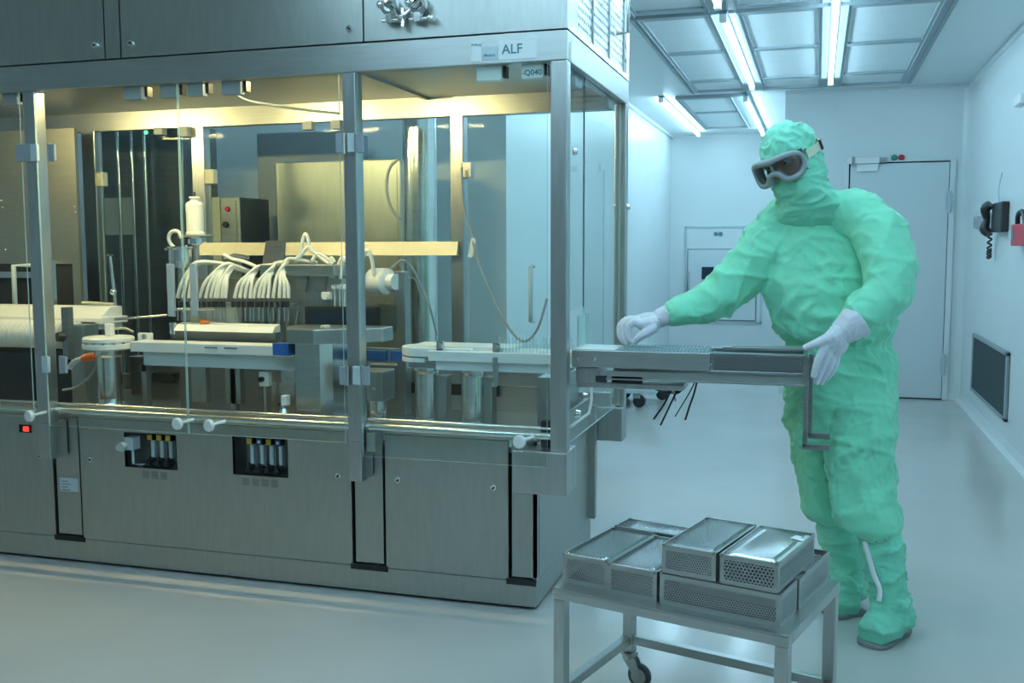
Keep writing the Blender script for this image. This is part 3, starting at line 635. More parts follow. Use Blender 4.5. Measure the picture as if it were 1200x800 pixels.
# white transfer rail between turntable and hood
a, b = P(152, 397, Y=3.56), P(325, 404, Y=3.56); zr = .908
t = thing('transfer_rail', ((a.x+b.x)/2, 3.6, zr-.05), 'long white transfer rail running right from the round turntable', 'rail')
xr2 = P(366, 450, Y=3.52).x-.10
MB().box(a.x, xr2, 3.56, 3.66, zr-.042, zr).build('rail_bar', M['white'], t, bevel=.003)
MB().box(a.x+.05, xr2, 3.58, 3.64, zr-.10, zr-.042).build('rail_carrier', M['label2'], t)
for px in (247, 270):
    q = P(px, 399, Y=3.56); MB().box(q.x-.03, q.x+.03, 3.558, 3.56, zr-.018, zr-.012).build('rail_slot', M['dark_steel'], t)
q0, q1 = P(331, 382, Y=3.66), P(351, 393, Y=3.66)
qx = P(161, 388, Y=3.66).x; MB().box(qx-.0, qx+.07, 3.66, 3.675, zr-.02, zr+.028).build('guard_plate', M['white'], t, bevel=.003)
MB().cyl((qx+.035, 3.655, zr+.012), (qx+.035, 3.66, zr+.012), .012, n=8).build('screw', M['grey'], t)
for px, w in ((168, .016), (232, .035), (272, .035)):
    q = P(px, 420, Y=3.60); MB().box(q.x-w, q.x+w, 3.60, 3.63, zr-.25 if w > .02 else zr-.13, zr-.10).build('rail_support', M['steel'], t)
for px in (168, 272): 
    q = P(px, 420, Y=3.60); MB().box(q.x-.012, q.x+.012, 3.60, 3.63, ZD, zr-.10).build('rail_leg', M['steel'], t)
# steel hood on its pedestal
c = P(366, 450, Y=3.52); hx = c.x
t = thing('pedestal_hood', (hx, 3.56, ZD), 'steel pedestal with a faceted overhanging hood left of middle post', 'pedestal')
z0 = P(366, 404, Y=3.46).z; z1 = P(366, 388, Y=3.46).z
hw = .085
MB().prism([(hx-hw, 3.53), (hx-hw+.03, 3.49), (hx+hw-.035, 3.49), (hx+hw, 3.53), (hx+hw, 3.66), (hx-hw, 3.66)], ZD, z0, 'Z').build('pedestal', M['bright'], t)
MB().prism([(hx-hw-.012, 3.52), (hx-hw+.026, 3.478), (hx+hw-.031, 3.478), (hx+hw+.012, 3.52), (hx+hw+.012, 3.67), (hx-hw-.012, 3.67)], ZD, ZD+.04, 'Z').build('foot_plate', M['steel'], t)
top = [(hx-.15, 3.60), (hx-.080, 3.47), (hx+.035, 3.47), (hx+.26, 3.62), (hx+.26, 3.72), (hx-.15, 3.72)]
MB().prism(top, z0, z1+.005, 'Z').build('hood', M['steel'], t, bevel=.004)
q0, q1 = P(309, 424, Y=3.64), P(341, 432, Y=3.64)
MB().box(q0.x, hx-hw-.003, 3.648, 3.76, q1.z, q0.z).build('side_shelf', M['strap'], t, bevel=.002)
MB().box(q0.x+.02, hx-hw-.003, 3.66, 3.75, ZD, q1.z).build('side_block', M['bright'], t)
MB().cyl((hx+.02, 3.60, z1+.005), (hx+.02, 3.60, z1+.012), .02, n=16).build('cover_cap', M['strap'], t)
MB().box(hx-.16, hx-.09, 3.50, 3.555, z0-.05, z0-.003).build('side_guide', M['blue'], t)
# right turntable table and its columns
zt3 = .925
xl, xr_ = P(472, 410, Y=3.52).x, XR-.032
t = thing('outfeed_table', ((xl+xr_)/2, 3.55, ZD), 'white rounded outfeed rail on two steel columns behind right glass door', 'conveyor')
n = 14; arc = [(xl+.09-.09*math.sin(math.pi*i/n), 3.53-.09*math.cos(math.pi*i/n)) for i in range(n+1)]
MB().prism(arc+[(xl+.30, 3.62), (xl+.30, 3.44)], zt3-.030, zt3+.004, 'Z').build('round_end', M['white'], t, bevel=.003)
MB().prism(arc[:]+[(xl+.12, 3.62), (xl+.12, 3.44)], zt3-.05, zt3-.034, 'Z').build('round_underplate', M['white'], t)
MB().box(xl+.14, xr_, 3.425, 3.60, zt3-.042, zt3-.004).build('rail_bar', M['white'], t, bevel=.003)
MB().box(xl+.05, xl+.45, 3.47, 3.62, zt3-.004, zt3+.010).build('top_plate', M['white'], t, bevel=.002)
MB().box(xl+.165, xr_, 3.44, 3.455, zt3-.075, zt3-.042).build('skirt', M['diffuser'], t)
for px in (500, 553):
    q = P(px, 450, Y=3.53); column(t, q.x, 3.53, .045 if px < 520 else .040, zt3-.05)
    MB().box(q.x+.04, q.x+.075, 3.54, 3.60, ZD, zt3-.11).build('column_shroud', M['steel'], t, bevel=.003)
    MB().box(q.x-.05, q.x+.06, 3.47, 3.60, zt3-.075, zt3-.05).build('bearing_block', M['steel'], t, bevel=.003)
for px in (515, 581):
    q = P(px, 405, Y=3.44); MB().lathe([(0, .012), (.010, .010), (.012, 0)], (q.x, 3.44, zt3+.012), (0, -1, 0), 10).box(q.x-.012, q.x+.012, 3.44, 3.46, zt3-.004, zt3+.03).build('clamp_block', M['steel'], t)
q = P(581, 430, Y=3.425); MB().box(q.x-.008, q.x+.008, 3.415, 3.425, zt3-.12, zt3-.02).cyl((q.x, 3.41, zt3-.11), (q.x, 3.41, zt3-.125), .010, n=10).build('clamp_bracket', M['steel'], t)
# small column left of it, under the middle post
q = P(443, 450, Y=3.50); t = thing('column_block', (q.x, 3.50, ZD), 'square steel block on a short column just right of middle post', 'bracket')
column(t, q.x, 3.50, .030, .72); MB().box(q.x-.055, q.x+.045, 3.44, 3.56, .72, .835).build('block', M['steel'], t, bevel=.004)
MB().cyl((q.x+.01, 3.438, .77), (q.x+.01, 3.44, .77), .007, n=8).build('screw', M['chrome'], t)
# blue guides behind
a, b = P(425, 413, Y=3.8), P(472, 413, Y=3.8)
t = thing('guide_bridge', ((a.x+b.x)/2, 3.8, .83), 'blue guide strips on a steel bar right of middle post', 'guide')
MB().box(a.x-.1, b.x+.02, 3.80, 3.83, a.z-.035, a.z+.02).build('bar', M['steel'], t)
for x0, x1 in ((a.x, a.x+.11), (a.x+.13, b.x)): MB().box(x0, x1, 3.785, 3.80, a.z-.03, a.z+.012).build('blue_strip', M['blue'], t, bevel=.003)
MB().box(a.x-.02, a.x+.02, 3.80, 3.83, ZD, a.z-.035).build('bar_leg', M['steel'], t)
# rear trough: long low steel beam with dark slots
t = thing('rear_trough', (-2.1, 4.15, ZD), 'low steel beam with dark slots along the rear of the deck', 'trough')
MB().box(-3.2, -1.02, 4.12, 4.20, .700, .775).build('beam', M['steel_h'], t, bevel=.003)
MB().box(-3.2, -1.02, 4.13, 4.18, ZD, .700).build('web', M['steel_h'], t)
for px0, px1 in ((180, 205), (232, 288), (470, 584)):
    a, b = P(px0, 452, Y=4.11), P(px1, 452, Y=4.11); MB().box(a.x, b.x, 4.10, 4.12, .655, .70).build('slot', M['gap'], t)
MB().box(-1.02, -.97, 3.70, 4.20, ZD, .80).build('end_plate', M['steel'], t)
# ribbed white drum on the far left and its end stand
a, b = P(-40, 392, Y=3.72), P(84, 392, Y=3.72)
zc = a.z+.0; zc = .5*(P(40, 379, Y=3.68).z+P(40, 407, Y=3.68).z)
t = thing('feed_drum', ((a.x+b.x)/2, 3.75, ZD), 'white ribbed feed drum at the left edge behind glass', 'drum')
prof = [(0, -.9)]
nx = 58
for i in range(nx): x = -.9+.9*i/nx; prof += [(.064, x), (.064, x+.009), (.060, x+.011), (.060, x+.0145)]
prof += [(.064, 0), (0, 0)]
MB().lathe(prof, (b.x, 3.75, zc), (1, 0, 0), 28, smooth=False).build('drum', M['white'], t)
MB().box(b.x-.95, b.x+.10, 3.80, 3.98, zc+.045, zc+.075).prism([(3.80, zc+.02), (3.98, zc+.02), (3.98, zc+.12), (3.90, zc+.12), (3.80, zc+.06)], b.x-.9, b.x+.07, 'X').build('chute', M['white'], t, bevel=.004)
MB().box(b.x+.005, b.x+.08, 3.70, 3.80, ZD+.0, zc+.05).build('end_plate', M['steel'], t, bevel=.003)
MB().box(b.x+.0, b.x+.03, 3.66, 3.70, zc-.10, zc+.13).build('clamp_bar', M['dark_steel'], t)
MB().lathe([(0, .03), (.02, .03), (.024, 0)], (b.x+.0, 3.67, zc), (-.4, -1, 0), 14).build('clamp_knob', M['black'], t)
MB().box(b.x-.9, b.x-.0, 3.76, 3.90, ZD, zc-.09).build('drum_base', M['black'], t)
q = P(100, 420, Y=3.62)
t = thing('orange_connector', (q.x, 3.66, q.z-.03), 'orange cable plug hanging left of the turntable column', 'plug')
MB().tube([(q.x-.045, 3.66, q.z-.005), (q.x, 3.66, q.z+.004), (q.x+.05, 3.66, q.z)], [.016, .020, .014], 12).build('plug_body', M['orange'], t)
MB().tube([(q.x-.045, 3.66, q.z-.005), (q.x-.09, 3.66, q.z-.02), (q.x-.12, 3.66, q.z-.05)], .012, 8, 4).build('plug_tail', M['label2'], t)
MB().tube([(q.x+.03, 3.66, q.z-.01), (q.x+.0, 3.66, q.z-.07), (q.x-.08, 3.66, q.z-.13), (q.x-.16, 3.66, q.z-.15)], .006, 8, 5).build('plug_cable', M['grey'], t)
# ------------------------------------------------------------------ filling head
YN = 3.80
a, b = P(206, 350, Y=YN), P(344, 352, Y=YN)
t = thing('filling_station', ((a.x+b.x)/2, 3.9, ZD), 'filling station with rows of needles and arched white silicone tubes', 'filling station')
zh = a.z
MB().box(a.x-.02, b.x+.20, 3.86, 3.93, zh-.10, zh+.09).build('back_plate', M['steel'], t)
MB().box(a.x, b.x+.01, YN-.01, YN+.02, zh-.028, zh-.012).build('needle_bar', M['steel_h'], t, bevel=.002)
MB().box(a.x+.06, a.x+.30, YN+.01, YN+.05, zh-.10, zh-.03).build('needle_carrier', M['strap'], t)
a2, b2 = P(330, 305, Y=3.84), P(392, 322, Y=3.84)
MB().box(a2.x-.10, b2.x, 3.83, 3.99, b2.z-.005, a2.z-.018).build('manifold', M['steel_h'], t, bevel=.003)
for px in (352, 374):
    q = P(px, 332, Y=3.84); MB().prism([(q.x-.035, b2.z-.005), (q.x+.035, b2.z-.005), (q.x+.022, b2.z-.075), (q.x-.022, b2.z-.075)], 3.84, 3.86, 'Y').build('gusset', M['dark_steel'], t)
q = P(383, 347, Y=3.84); MB().cyl((q.x, 3.86, q.z), (q.x, 3.82, q.z), .014, n=10).box(q.x-.02, q.x+.02, 3.83, 3.85, q.z-.012, q.z+.018).build('star_knob', M['label'], t)
a3, b3 = P(357, 359, Y=3.80), P(440, 382, Y=3.80)
MB().box(a3.x, b3.x, 3.80, 3.85, b3.z-.02, a3.z).build('control_screen', M['gap'], t); MB().box(a3.x+.015, b3.x-.015, 3.797, 3.80, b3.z-.01, a3.z-.012).build('screen_glass', M['screen'], t)
for px in (199, 226):
    q = P(px, 340, Y=3.74); z_a, z_b = P(px, 309, Y=3.74).z, P(px, 371, Y=3.74).z
    MB().box(q.x-.015, q.x+.015, 3.74, 3.76, z_b, z_a).build('side_rail', M['blue_grey'], t, bevel=.003)
    MB().cyl((q.x+.0, 3.75, z_b+.03), (q.x+.10, 3.75, z_b+.035), .006, n=8).build('side_pin', M['chrome'], t)
q0, q1 = P(135, 374, Y=3.76), P(196, 369, Y=3.76); MB().tube([q0, q1], .006, 8).build('pull_rod', M['chrome'], t)
groups = [([208, 214.5, 221], (229, 307), (263, 309), (292, 318)), ([234, 241, 247, 252], (262, 309), (278, 312), (300, 320)),
          ([255, 260, 264], (268, 312), (276, 314), (296, 318)), ([275, 281, 287, 293], (298, 313), (310, 311), (336, 309)),
          ([297, 303, 308, 314], (318, 312), (324, 308), (350, 304)), ([320, 327, 333, 338], (330, 310), (340, 303), (372, 308))]
for gi, (xs, ap, ap2, en) in enumerate(groups):
    for j, px in enumerate(xs):
        f = j/max(1, len(xs)-1)
        p0 = P(px, 349, Y=YN); p1 = P(px+.15*(ap[0]-px)+1.0, 333+2*f, Y=YN+.002)
        p2 = P(px+.62*(ap[0]-px), ap[1]+10+3*f, Y=YN+.015); p3 = P(ap[0]+2*f+3, ap[1]+2*f, Y=YN+.03+.01*j)
        p4 = P(ap2[0]+2*f, ap2[1]+1.5*f, Y=3.88+.01*j); p5 = P(en[0], en[1]+2*f, Y=3.95)
        MB().tube([p0, p1, p2, p3, p4, p5], .0078, 8, 6).build('tubing', M['silicone'], t)
for pts in ([(345, 306), (352, 296), (355, 280), (358, 274), (361, 280), (364, 292), (377, 303)], [(350, 302), (362, 289), (370, 298), (385, 308)], [(366, 305), (374, 297), (390, 309)], [(385, 309), (388, 302), (392, 307)],
            [(392, 330), (396, 312), (401, 302), (406, 305), (410, 318), (411, 330)], [(398, 330), (400, 316), (403, 304), (409, 309)], [(418, 325), (426, 300), (431, 293), (436, 305), (438, 322)], [(262, 298), (272, 303), (285, 306), (300, 312)]):
    MB().tube([P(x, y, Y=3.90) for x, y in pts], .0078, 8, 5).build('tubing', M['silicone'], t)
for gi, (xs, *_r) in enumerate(groups):
    for px in xs:
        q = P(px, 352, Y=YN)
        nb = MB().cyl((q.x, YN-.012, q.z-.004), (q.x, YN-.012, q.z-.028), .0085, n=10).build('needle_clip', M['black'], t)
        MB().cyl((q.x, YN, q.z-.03), (q.x, YN, q.z-.088), .0035, n=8).build('needle', M['chrome'], nb)
for px in (392, 398, 404, 410): 
    q = P(px, 333, Y=3.86); MB().box(q.x-.010, q.x+.010, 3.85, 3.87, q.z-.02, q.z).cyl((q.x, 3.86, q.z-.10), (q.x, 3.86, q.z-.02), .004, n=8).build('needle_spare', M['label2'], t)
MB().box(b.x+.06, b.x+.20, 3.86, 3.93, ZD, zh-.10).build('stand_plate', M['steel'], t)
MB().box(a.x+.0, a.x+.08, 3.86, 3.93, ZD, zh-.10).build('stand_plate', M['dark_steel'], t)
for px in (308, 317, 326, 337, 348):
    q = P(px, 372, Y=3.85); MB().cyl((q.x, 3.84, q.z-.04), (q.x+.012, 3.84, q.z+.03), .007, n=8).build('lever', M['steel'], t)
q0, q1 = P(340, 310, Y=3.96), P(312, 290, Y=3.96)
MB().prism([(q1.x-.01, q1.z-.07), (q1.x+.09, q1.z-.07), (q1.x+.10, q1.z+.03), (q1.x+.01, q1.z+.03)], 3.94, 3.96, 'Y').build('cover_plate', M['dark_steel'], t)
q0 = P(275, 302, Y=3.98); MB().tube([(q0.x-.05, 3.98, q0.z), (q0.x+.0, 3.98, q0.z+.012), (q0.x+.07, 3.98, q0.z)], .010, 8).build('pipe_fitting', M['chrome'], t)
# white shroud rail under the needles
a, b = P(206, 386, Y=3.74), P(322, 386, Y=3.74)
t = thing('vial_shroud', ((a.x+b.x)/2, 3.76, ZD), 'long white cover lying over the rail under the filling needles', 'cover')
MB().prism([(3.72, a.z-.004), (3.788, a.z-.004), (3.788, a.z+.030), (3.745, a.z+.022)], a.x, b.x, 'X').build('shroud', M['white'], t, bevel=.003)
MB().box(a.x-.03, b.x, 3.745, 3.80, a.z-.04, a.z-.004).build('shroud_base', M['dark_steel'], t)
MB().cyl((a.x-.02, 3.75, a.z-.02), (a.x-.02, 3.75, a.z+.03), .016, n=12).build('shroud_knob', M['chrome'], t)
MB().box(a.x, b.x, 3.76, 3.79, ZD, a.z-.04).build('shroud_stand', M['dark_steel'], t)
q = P(239, 377, Y=3.76); MB().ball((q.x, 3.765, q.z-.002), (.028, .012, .012), 12).build('red_clip', M['orange'], t)
# white filter capsule, steel pot and coiled hose on the upper left of the head
q = P(228, 240, Y=3.92); zt4, zb4 = P(228, 233, Y=3.92).z, P(228, 274, Y=3.92).z
t = thing('filter_capsule', (q.x, 3.92, zb4-.04), 'white cylindrical filter capsule standing above the filling tubes', 'filter')
MB().lathe([(0, zt4+.01), (.022, zt4+.01), (.024, zt4+.004), (.016, zt4-.006), (.034, zt4-.016), (.040, zt4-.026), (.038, zb4+.01), (.042, zb4+.004), (.042, zb4-.004), (.020, zb4-.016), (.020, zb4-.05)], (q.x, 3.92, 0), (0, 0, 1), 24).build('capsule', M['silicone'], t)
MB().cyl((q.x, 3.92, zt4+.01), (q.x, 3.92, zt4+.03), .006, n=8).build('vent_tip', M['black'], t)
MB().tube([(q.x-.09, 3.92, zb4-.01), (q.x+.09, 3.92, zb4-.01)], .008, 8).lathe([(.036, zb4-.045), (.036, zb4-.022)], (q.x, 3.92, 0), (0, 0, 1), 16).build('clamp', M['chrome'], t)
MB().cyl((q.x, 3.92, zh+.092), (q.x, 3.92, zb4-.03), .014, n=12).build('stand_rod', M['steel'], t)
q = P(211, 300, Y=3.84); 
t = thing('steel_pot', (q.x, 3.84, q.z-.05), 'small steel pot with a coiled white hose left of filter capsule', 'pot')
MB().lathe([(0, q.z-.05), (.045, q.z-.05), (.05, q.z-.02), (.05, q.z+.03), (.056, q.z+.034), (.056, q.z+.042), (0, q.z+.046)], (q.x, 3.84, 0), (0, 0, 1), 24).build('pot', M['bright'], t)
w0 = P(206, 281, Y=3.84)
MB().tube([(w0.x+.045*math.cos(i*.35+.2), 3.82+.004*i, w0.z+.04*math.sin(i*.35+.2)) for i in range(16)], .0085, 8).build('coiled_hose', M['silicone'], t)
MB().cyl((q.x-.075, 3.84, q.z+.03), (q.x-.04, 3.84, q.z+.03), .007, n=8).build('pot_handle', M['chrome'], t)
MB().cyl((q.x, 3.84, zh+.0), (q.x, 3.84, q.z-.05), .012, n=12).build('pot_rod', M['steel'], t)
# white round motor on its bracket
q = P(450, 330, Y=3.95)
t = thing('round_motor', (q.x, 3.95, ZD), 'white round motor on a steel bracket right of middle post', 'motor')
MB().lathe([(0, -.07), (.05, -.07), (.058, -.06), (.058, .02), (.05, .03), (.034, .035), (.034, .07), (.0, .07)], (q.x, 3.95, q.z), (1, -.35, 0), 28).build('motor', M['white'], t)
MB().box(q.x+.05, q.x+.10, 3.94, 3.99, q.z-.06, q.z+.045).build('bracket', M['steel'], t, bevel=.003)
MB().box(q.x+.06, q.x+.10, 3.94, 4.0, ZD, q.z-.06).build('bracket_leg', M['steel'], t)
MB().tube([P(459, 314, Y=3.93), P(472, 305, Y=3.93), P(484, 315, Y=3.95), P(492, 332, Y=3.97), P(503, 358, Y=3.98), P(512, 392, Y=4.0)], .005, 8, 5).tube([P(478, 326, Y=3.93), P(487, 328, Y=3.96), P(494, 352, Y=3.98), P(496, 392, Y=4.0)], .004, 8, 5).build('motor_cable', M['grey'], t)
# small valve and camera near the hood
q = P(332, 470, Y=3.48); t = thing('regulator_valve', (q.x, 3.48, ZD), 'small chrome valve on the deck left of pedestal hood', 'valve')
MB().lathe([(0, ZD), (.026, ZD), (.026, ZD+.012), (.016, ZD+.02), (.020, ZD+.05), (.020, ZD+.07), (.012, ZD+.085), (.012, ZD+.10), (0, ZD+.10)], (q.x, 3.48, 0), (0, 0, 1), 18).build('valve_body', M['chrome'], t)
MB().box(q.x-.014, q.x+.012, 3.485, 3.515, ZD+.095, ZD+.135).build('valve_cap', M['label'], t, bevel=.003); MB().cyl((q.x-.03, 3.495, ZD+.10), (q.x, 3.50, ZD+.10), .008, n=10).build('valve_nipple', M['black'], t)
q = P(309, 444, Y=3.60); t = thing('position_sensor', (q.x, 3.60, q.z-.03), 'small white square sensor left of the pedestal hood', 'sensor')
MB().box(q.x-.020, q.x+.024, 3.595, 3.625, q.z-.03, q.z+.03).build('sensor_body', M['label'], t, bevel=.004); MB().cyl((q.x-.004, 3.58, q.z), (q.x-.004, 3.60, q.z), .011, n=12).build('sensor_eye', M['black'], t)
MB().cyl((q.x+.0, 3.61, ZD), (q.x+.0, 3.61, q.z-.03), .008, n=8).build('sensor_rod', M['steel'], t)
# support rod with ball clamps
q = P(131, 298, Y=4.02); t = thing('clamp_rod', (q.x, 4.02, q.z-.3), 'thin steel clamp rod standing behind the turntable', 'rod')
MB().tube([P(129, 299, Y=4.02), P(135, 352, Y=4.02), P(137, 372, Y=4.02)], .008, 8).lathe([(.010, 0), (.022, .006), (.010, .014)], P(129, 301, Y=4.02), (0, 0, 1), 12).build('rod', M['bright'], t)
MB().ball(P(133, 342, Y=4.02), .018, 12).ball(P(136, 364, Y=4.02), .014, 12).build('ball_clamp', M['chrome'], t)
MB().tube([P(97, 355, Y=4.02), P(134, 357, Y=4.02)], .010, 8).build('cross_rod', M['strap'], t)
MB().cyl(P(137, 372, Y=4.02), (P(137, 372, Y=4.02).x, 4.02, ZD), .008, n=8).build('rod_foot', M['dark_steel'], t)
# hanging cable with a paper tag behind the right door
t = thing('hanging_cable', P(600, 395, Y=4.25), 'thin dark cable hanging in a loop behind right glass door', 'cable')
MB().tube([P(541, 196, Y=4.30), P(543, 240, Y=4.28), P(552, 275, Y=4.26), P(565, 320, Y=4.22), P(580, 355, Y=4.18), P(597, 385, Y=4.12), P(614, 400, Y=4.08), P(630, 385, Y=4.05), P(641, 350, Y=4.05)], .0055, 8, 6).build('cable', M['grey'], t)
a = P(553, 290, Y=4.25); MB().obox(a, (.022, .002, .085), Matrix.Rotation(math.radians(12), 3, 'Y')).build('cable_tag', M['label'], t)
t = thing('dark_cable', P(462, 240, Y=4.25), 'short dark cable loop hanging right of middle post, high up', 'cable')
MB().tube([P(467, 186, Y=4.25), P(456, 198, Y=4.25), P(453, 222, Y=4.25), P(459, 245, Y=4.25), P(469, 257, Y=4.25)], .007, 8, 6).build('cable', M['grey'], t)

# ================================================================== BEHIND THE MACHINE
YG = 4.62
q0, q1 = P(473, 150, Y=YG), P(510, 150, Y=YG); z0 = P(490, 400, Y=YG).z
b = MB().cyl(((q0.x+q1.x)/2, YG, 0), ((q0.x+q1.x)/2, YG, P(490, 138, Y=YG).z), (q1.x-q0.x)/2, n=28)
one(b, 'steel_duct', M['bright'], 'tall round steel duct standing behind right glass door', 'duct')
def cabinet(px0, px1, py0, Y, d, name, m, label, z0=0.0, front=None):
    a, c = P(px0, py0, Y=Y), P(px1, py0, Y=Y)
    t = thing(name, ((a.x+c.x)/2, Y+d/2, z0), label, 'cabinet')
    MB().box(a.x, c.x, Y+.004, Y+d, z0, a.z).build('cabinet_body', M[m], t, bevel=.006)
    MB().box(a.x+.02, c.x-.02, Y, Y+.004, z0+.03, a.z-.02).build('cabinet_door', M[m], t)
    return t, a, c
cabinet(322, 469, 190, 4.75, .42, 'steel_cabinet', 'panel', 'wide steel cabinet with flat top behind the filling tubes')
cabinet(300, 402, 156, 5.2, .33, 'tall_cabinet', 'grey', 'grey cabinet top behind the wide steel cabinet')
t, a, c = cabinet(257, 280, 231, 4.62, .30, 'control_box', 'dark_steel', 'dark control box with a red button behind filter capsule')
MB().box(a.x-.12, a.x, 4.62, 4.92, 0, a.z).build('side_box', M['strap'], t)
q = P(267, 245, Y=4.62); MB().lathe([(0, .012), (.012, .012), (.014, 0)], (q.x, 4.62, q.z), (0, -1, 0), 14).build('red_button', M['red'], t); 
q = P(265, 263, Y=4.62); MB().lathe([(0, .015), (.015, .015), (.017, 0)], (q.x, 4.62, q.z), (0, -1, 0), 14).build('rotary_switch', M['black'], t)
t, a, c = cabinet(112, 212, 148, 4.95, .35, 'glazed_cabinet', 'dark_steel', 'tall dark cabinet with bright bars added for vertical reflections behind the left door')
for px in (141, 157, 172):
    q = P(px, 250, Y=4.92); MB().cyl((q.x, 4.92, .4), (q.x, 4.92, a.z-.02), .010, n=10).build('rod', M['bright'], t)  # bright bars modelled in place of vertical reflections in the glass
q0, q1 = P(112, 232, Y=4.93), P(156, 275, Y=4.93); MB().box(q0.x, q1.x, 4.93, 4.95, q1.z, q0.z).build('notice', M['label2'], t)
# low trolley behind the outfeed tray
q = P(745, 478, Z=0)
t = thing('equipment_trolley', (q.x+.1, q.y+.3, 0), 'low grey trolley on black castors seen under the outfeed tray', 'trolley')
x, y = q.x, q.y
MB().box(x-.25, x+.16, y, y+.55, .115, .15).build('platform', M['label2'], t, bevel=.006)
MB().prism([(x-.2, .15), (x+.14, .15), (x+.06, .27), (x-.2, .30)], y+.1, y+.5, 'Y').build('housing', M['grey'], t, bevel=.006)
for cx, cy in ((x+.0, y+.05), (x+.12, y+.5), (x-.2, y+.5), (x-.2, y+.05)):
    o = MB().box(cx-.03, cx+.03, cy-.022, cy+.022, .075, .115).build('castor', M['grey'], t)
    MB().cyl((cx+.02, cy-.018, .05), (cx+.02, cy+.018, .05), .05, n=20).build('wheel', M['black'], o)
q = P(775, 448, Y=y+.25)
for dx, dz_, m in ((0, 0, 'orange'), (.05, .03, 'strap'), (.09, -.03, 'label2')): MB().cyl((x+.06+dx, y+.2, .32+dz_), (x+.06+dx, y+.32, .34+dz_), .03, n=12).build('pipe_cap', M[m], t)
MB().cyl((x+.06, y+.26, .27), (x+.06, y+.26, .34), .02, n=10).cyl((x+.10, y+.26, .22), (x+.13, y+.26, .34), .02, n=10).build('pipe', M['label2'], t)

# ================================================================== OUTFEED TRAY, AMPOULES
TY0, TY1 = 3.36, 3.54
zt_, zb_ = P(750, 412, Y=TY0).z, P(750, 432, Y=TY0).z
xa, xm, xe = P(670, 420, Y=TY0).x, P(831.5, 420, Y=TY0).x, P(946, 420, Y=TY0).x
t = thing('outfeed_tray', ((xa+xe)/2, (TY0+TY1)/2, zb_-.20), 'steel outfeed tray reaching from machine side to operator\'s left hand', 'tray')
MB().box(xa, xm, TY0, TY0+.006, zb_, zt_).box(xa, xm, TY1-.006, TY1, zb_, zt_+.002).box(xa, xm, TY0+.006, TY1-.006, zb_, zb_+.012).build('tray_box', M['steel_h'], t, bevel=.0015)
MB().box(xa+.01, xa+.15, TY0+.008, TY1-.008, zb_+.012, zb_+.062).build('white_bed', M['white'], t)
for px in (677, 697):
    q = P(px, 421, Y=TY0); MB().lathe([(0, .004), (.006, .003), (.007, 0)], (q.x, TY0, q.z), (0, -1, 0), 12).build('rivet', M['chrome'], t)
# perforated sliding basket at the right
zb2 = zb_-.010
MB().box(xm+.004, xe-.014, TY0+.006, TY0+.009, zb2+.010, zt_-.006).box(xm+.004, xe-.014, TY1-.009, TY1-.006, zb2+.010, zt_-.006).box(xm+.004, xe-.014, TY0+.009, TY1-.009, zb2+.008, zb2+.011).build('perforated_wall', M['perf3'], t)
MB().box(xm+.012, xe-.022, TY0+.016, TY1-.016, zb2+.012, zt_-.010).build('dark_stack', M['dark_steel'], t)
fb = MB()
for y in (TY0+.001, TY1-.014):
    fb.box(xm, xe, y, y+.013, zt_-.006, zt_+.004).box(xm, xe, y, y+.013, zb2, zb2+.012)
fb.box(xe-.014, xe, TY0, TY1, zt_-.006, zt_+.004).box(xe-.014, xe, TY0, TY0+.014, zb2, zt_).box(xe-.014, xe, TY1-.014, TY1, zb2, zt_).box(xe-.010, xe-.006, TY0, TY1, zb2, zt_)
fb.box(xm+.03, xe, TY1-.05, TY1-.035, zt_+.002, zt_+.012).box(xm+.06, xe-.01, TY1-.03, TY1-.018, zt_+.008, zt_+.016)
fb.build('basket_frame', M['dark_steel'], t, bevel=.002)
# rail it slides on
x7 = P(711, 436, Y=TY0+.01).x
MB().box(x7, xe-.004, TY0+.012, TY0+.018, zb2-.026, zb2-.002).box(x7, xe-.004, TY0-.006, TY0+.018, zb2-.030, zb2-.026).box(x7, xe-.004, TY1-.03, TY1-.024, zb2-.03, zb2-.002).build('slide_rail', M['steel_h'], t)
MB().box(xa+.01, x7-.03, TY0+.02, TY0+.17, zb_-.055, zb_-.004).box(xa+.01, x7+.26, TY0+.03, TY0+.16, zb_-.075, zb_-.055).build('undercarriage', M['steel'], t, bevel=.003)
for px0, px1 in ((697, 710), (716, 752)):
    MB().box(P(px0, 440, Y=TY0).x, P(px1, 440, Y=TY0).x, TY0+.012, TY0+.02, zb_-.052, zb_-.030).build('black_stop', M['black'], t)
# two hooked legs at the free end
for px, y, bt, ln in ((944.5, TY0+.004, 524, .078), (950, TY0+.09, 511, .066)):
    q = P(px, 445, Y=y); zf = P(px, bt, Y=y).z
    MB().box(q.x-.006, q.x+.008, y, y+.012, zf, zt_).box(q.x-.006, q.x+ln, y, y+.014, zf-.008, zf+.012).build('hook_leg', M['dark_steel'], t, bevel=.002)
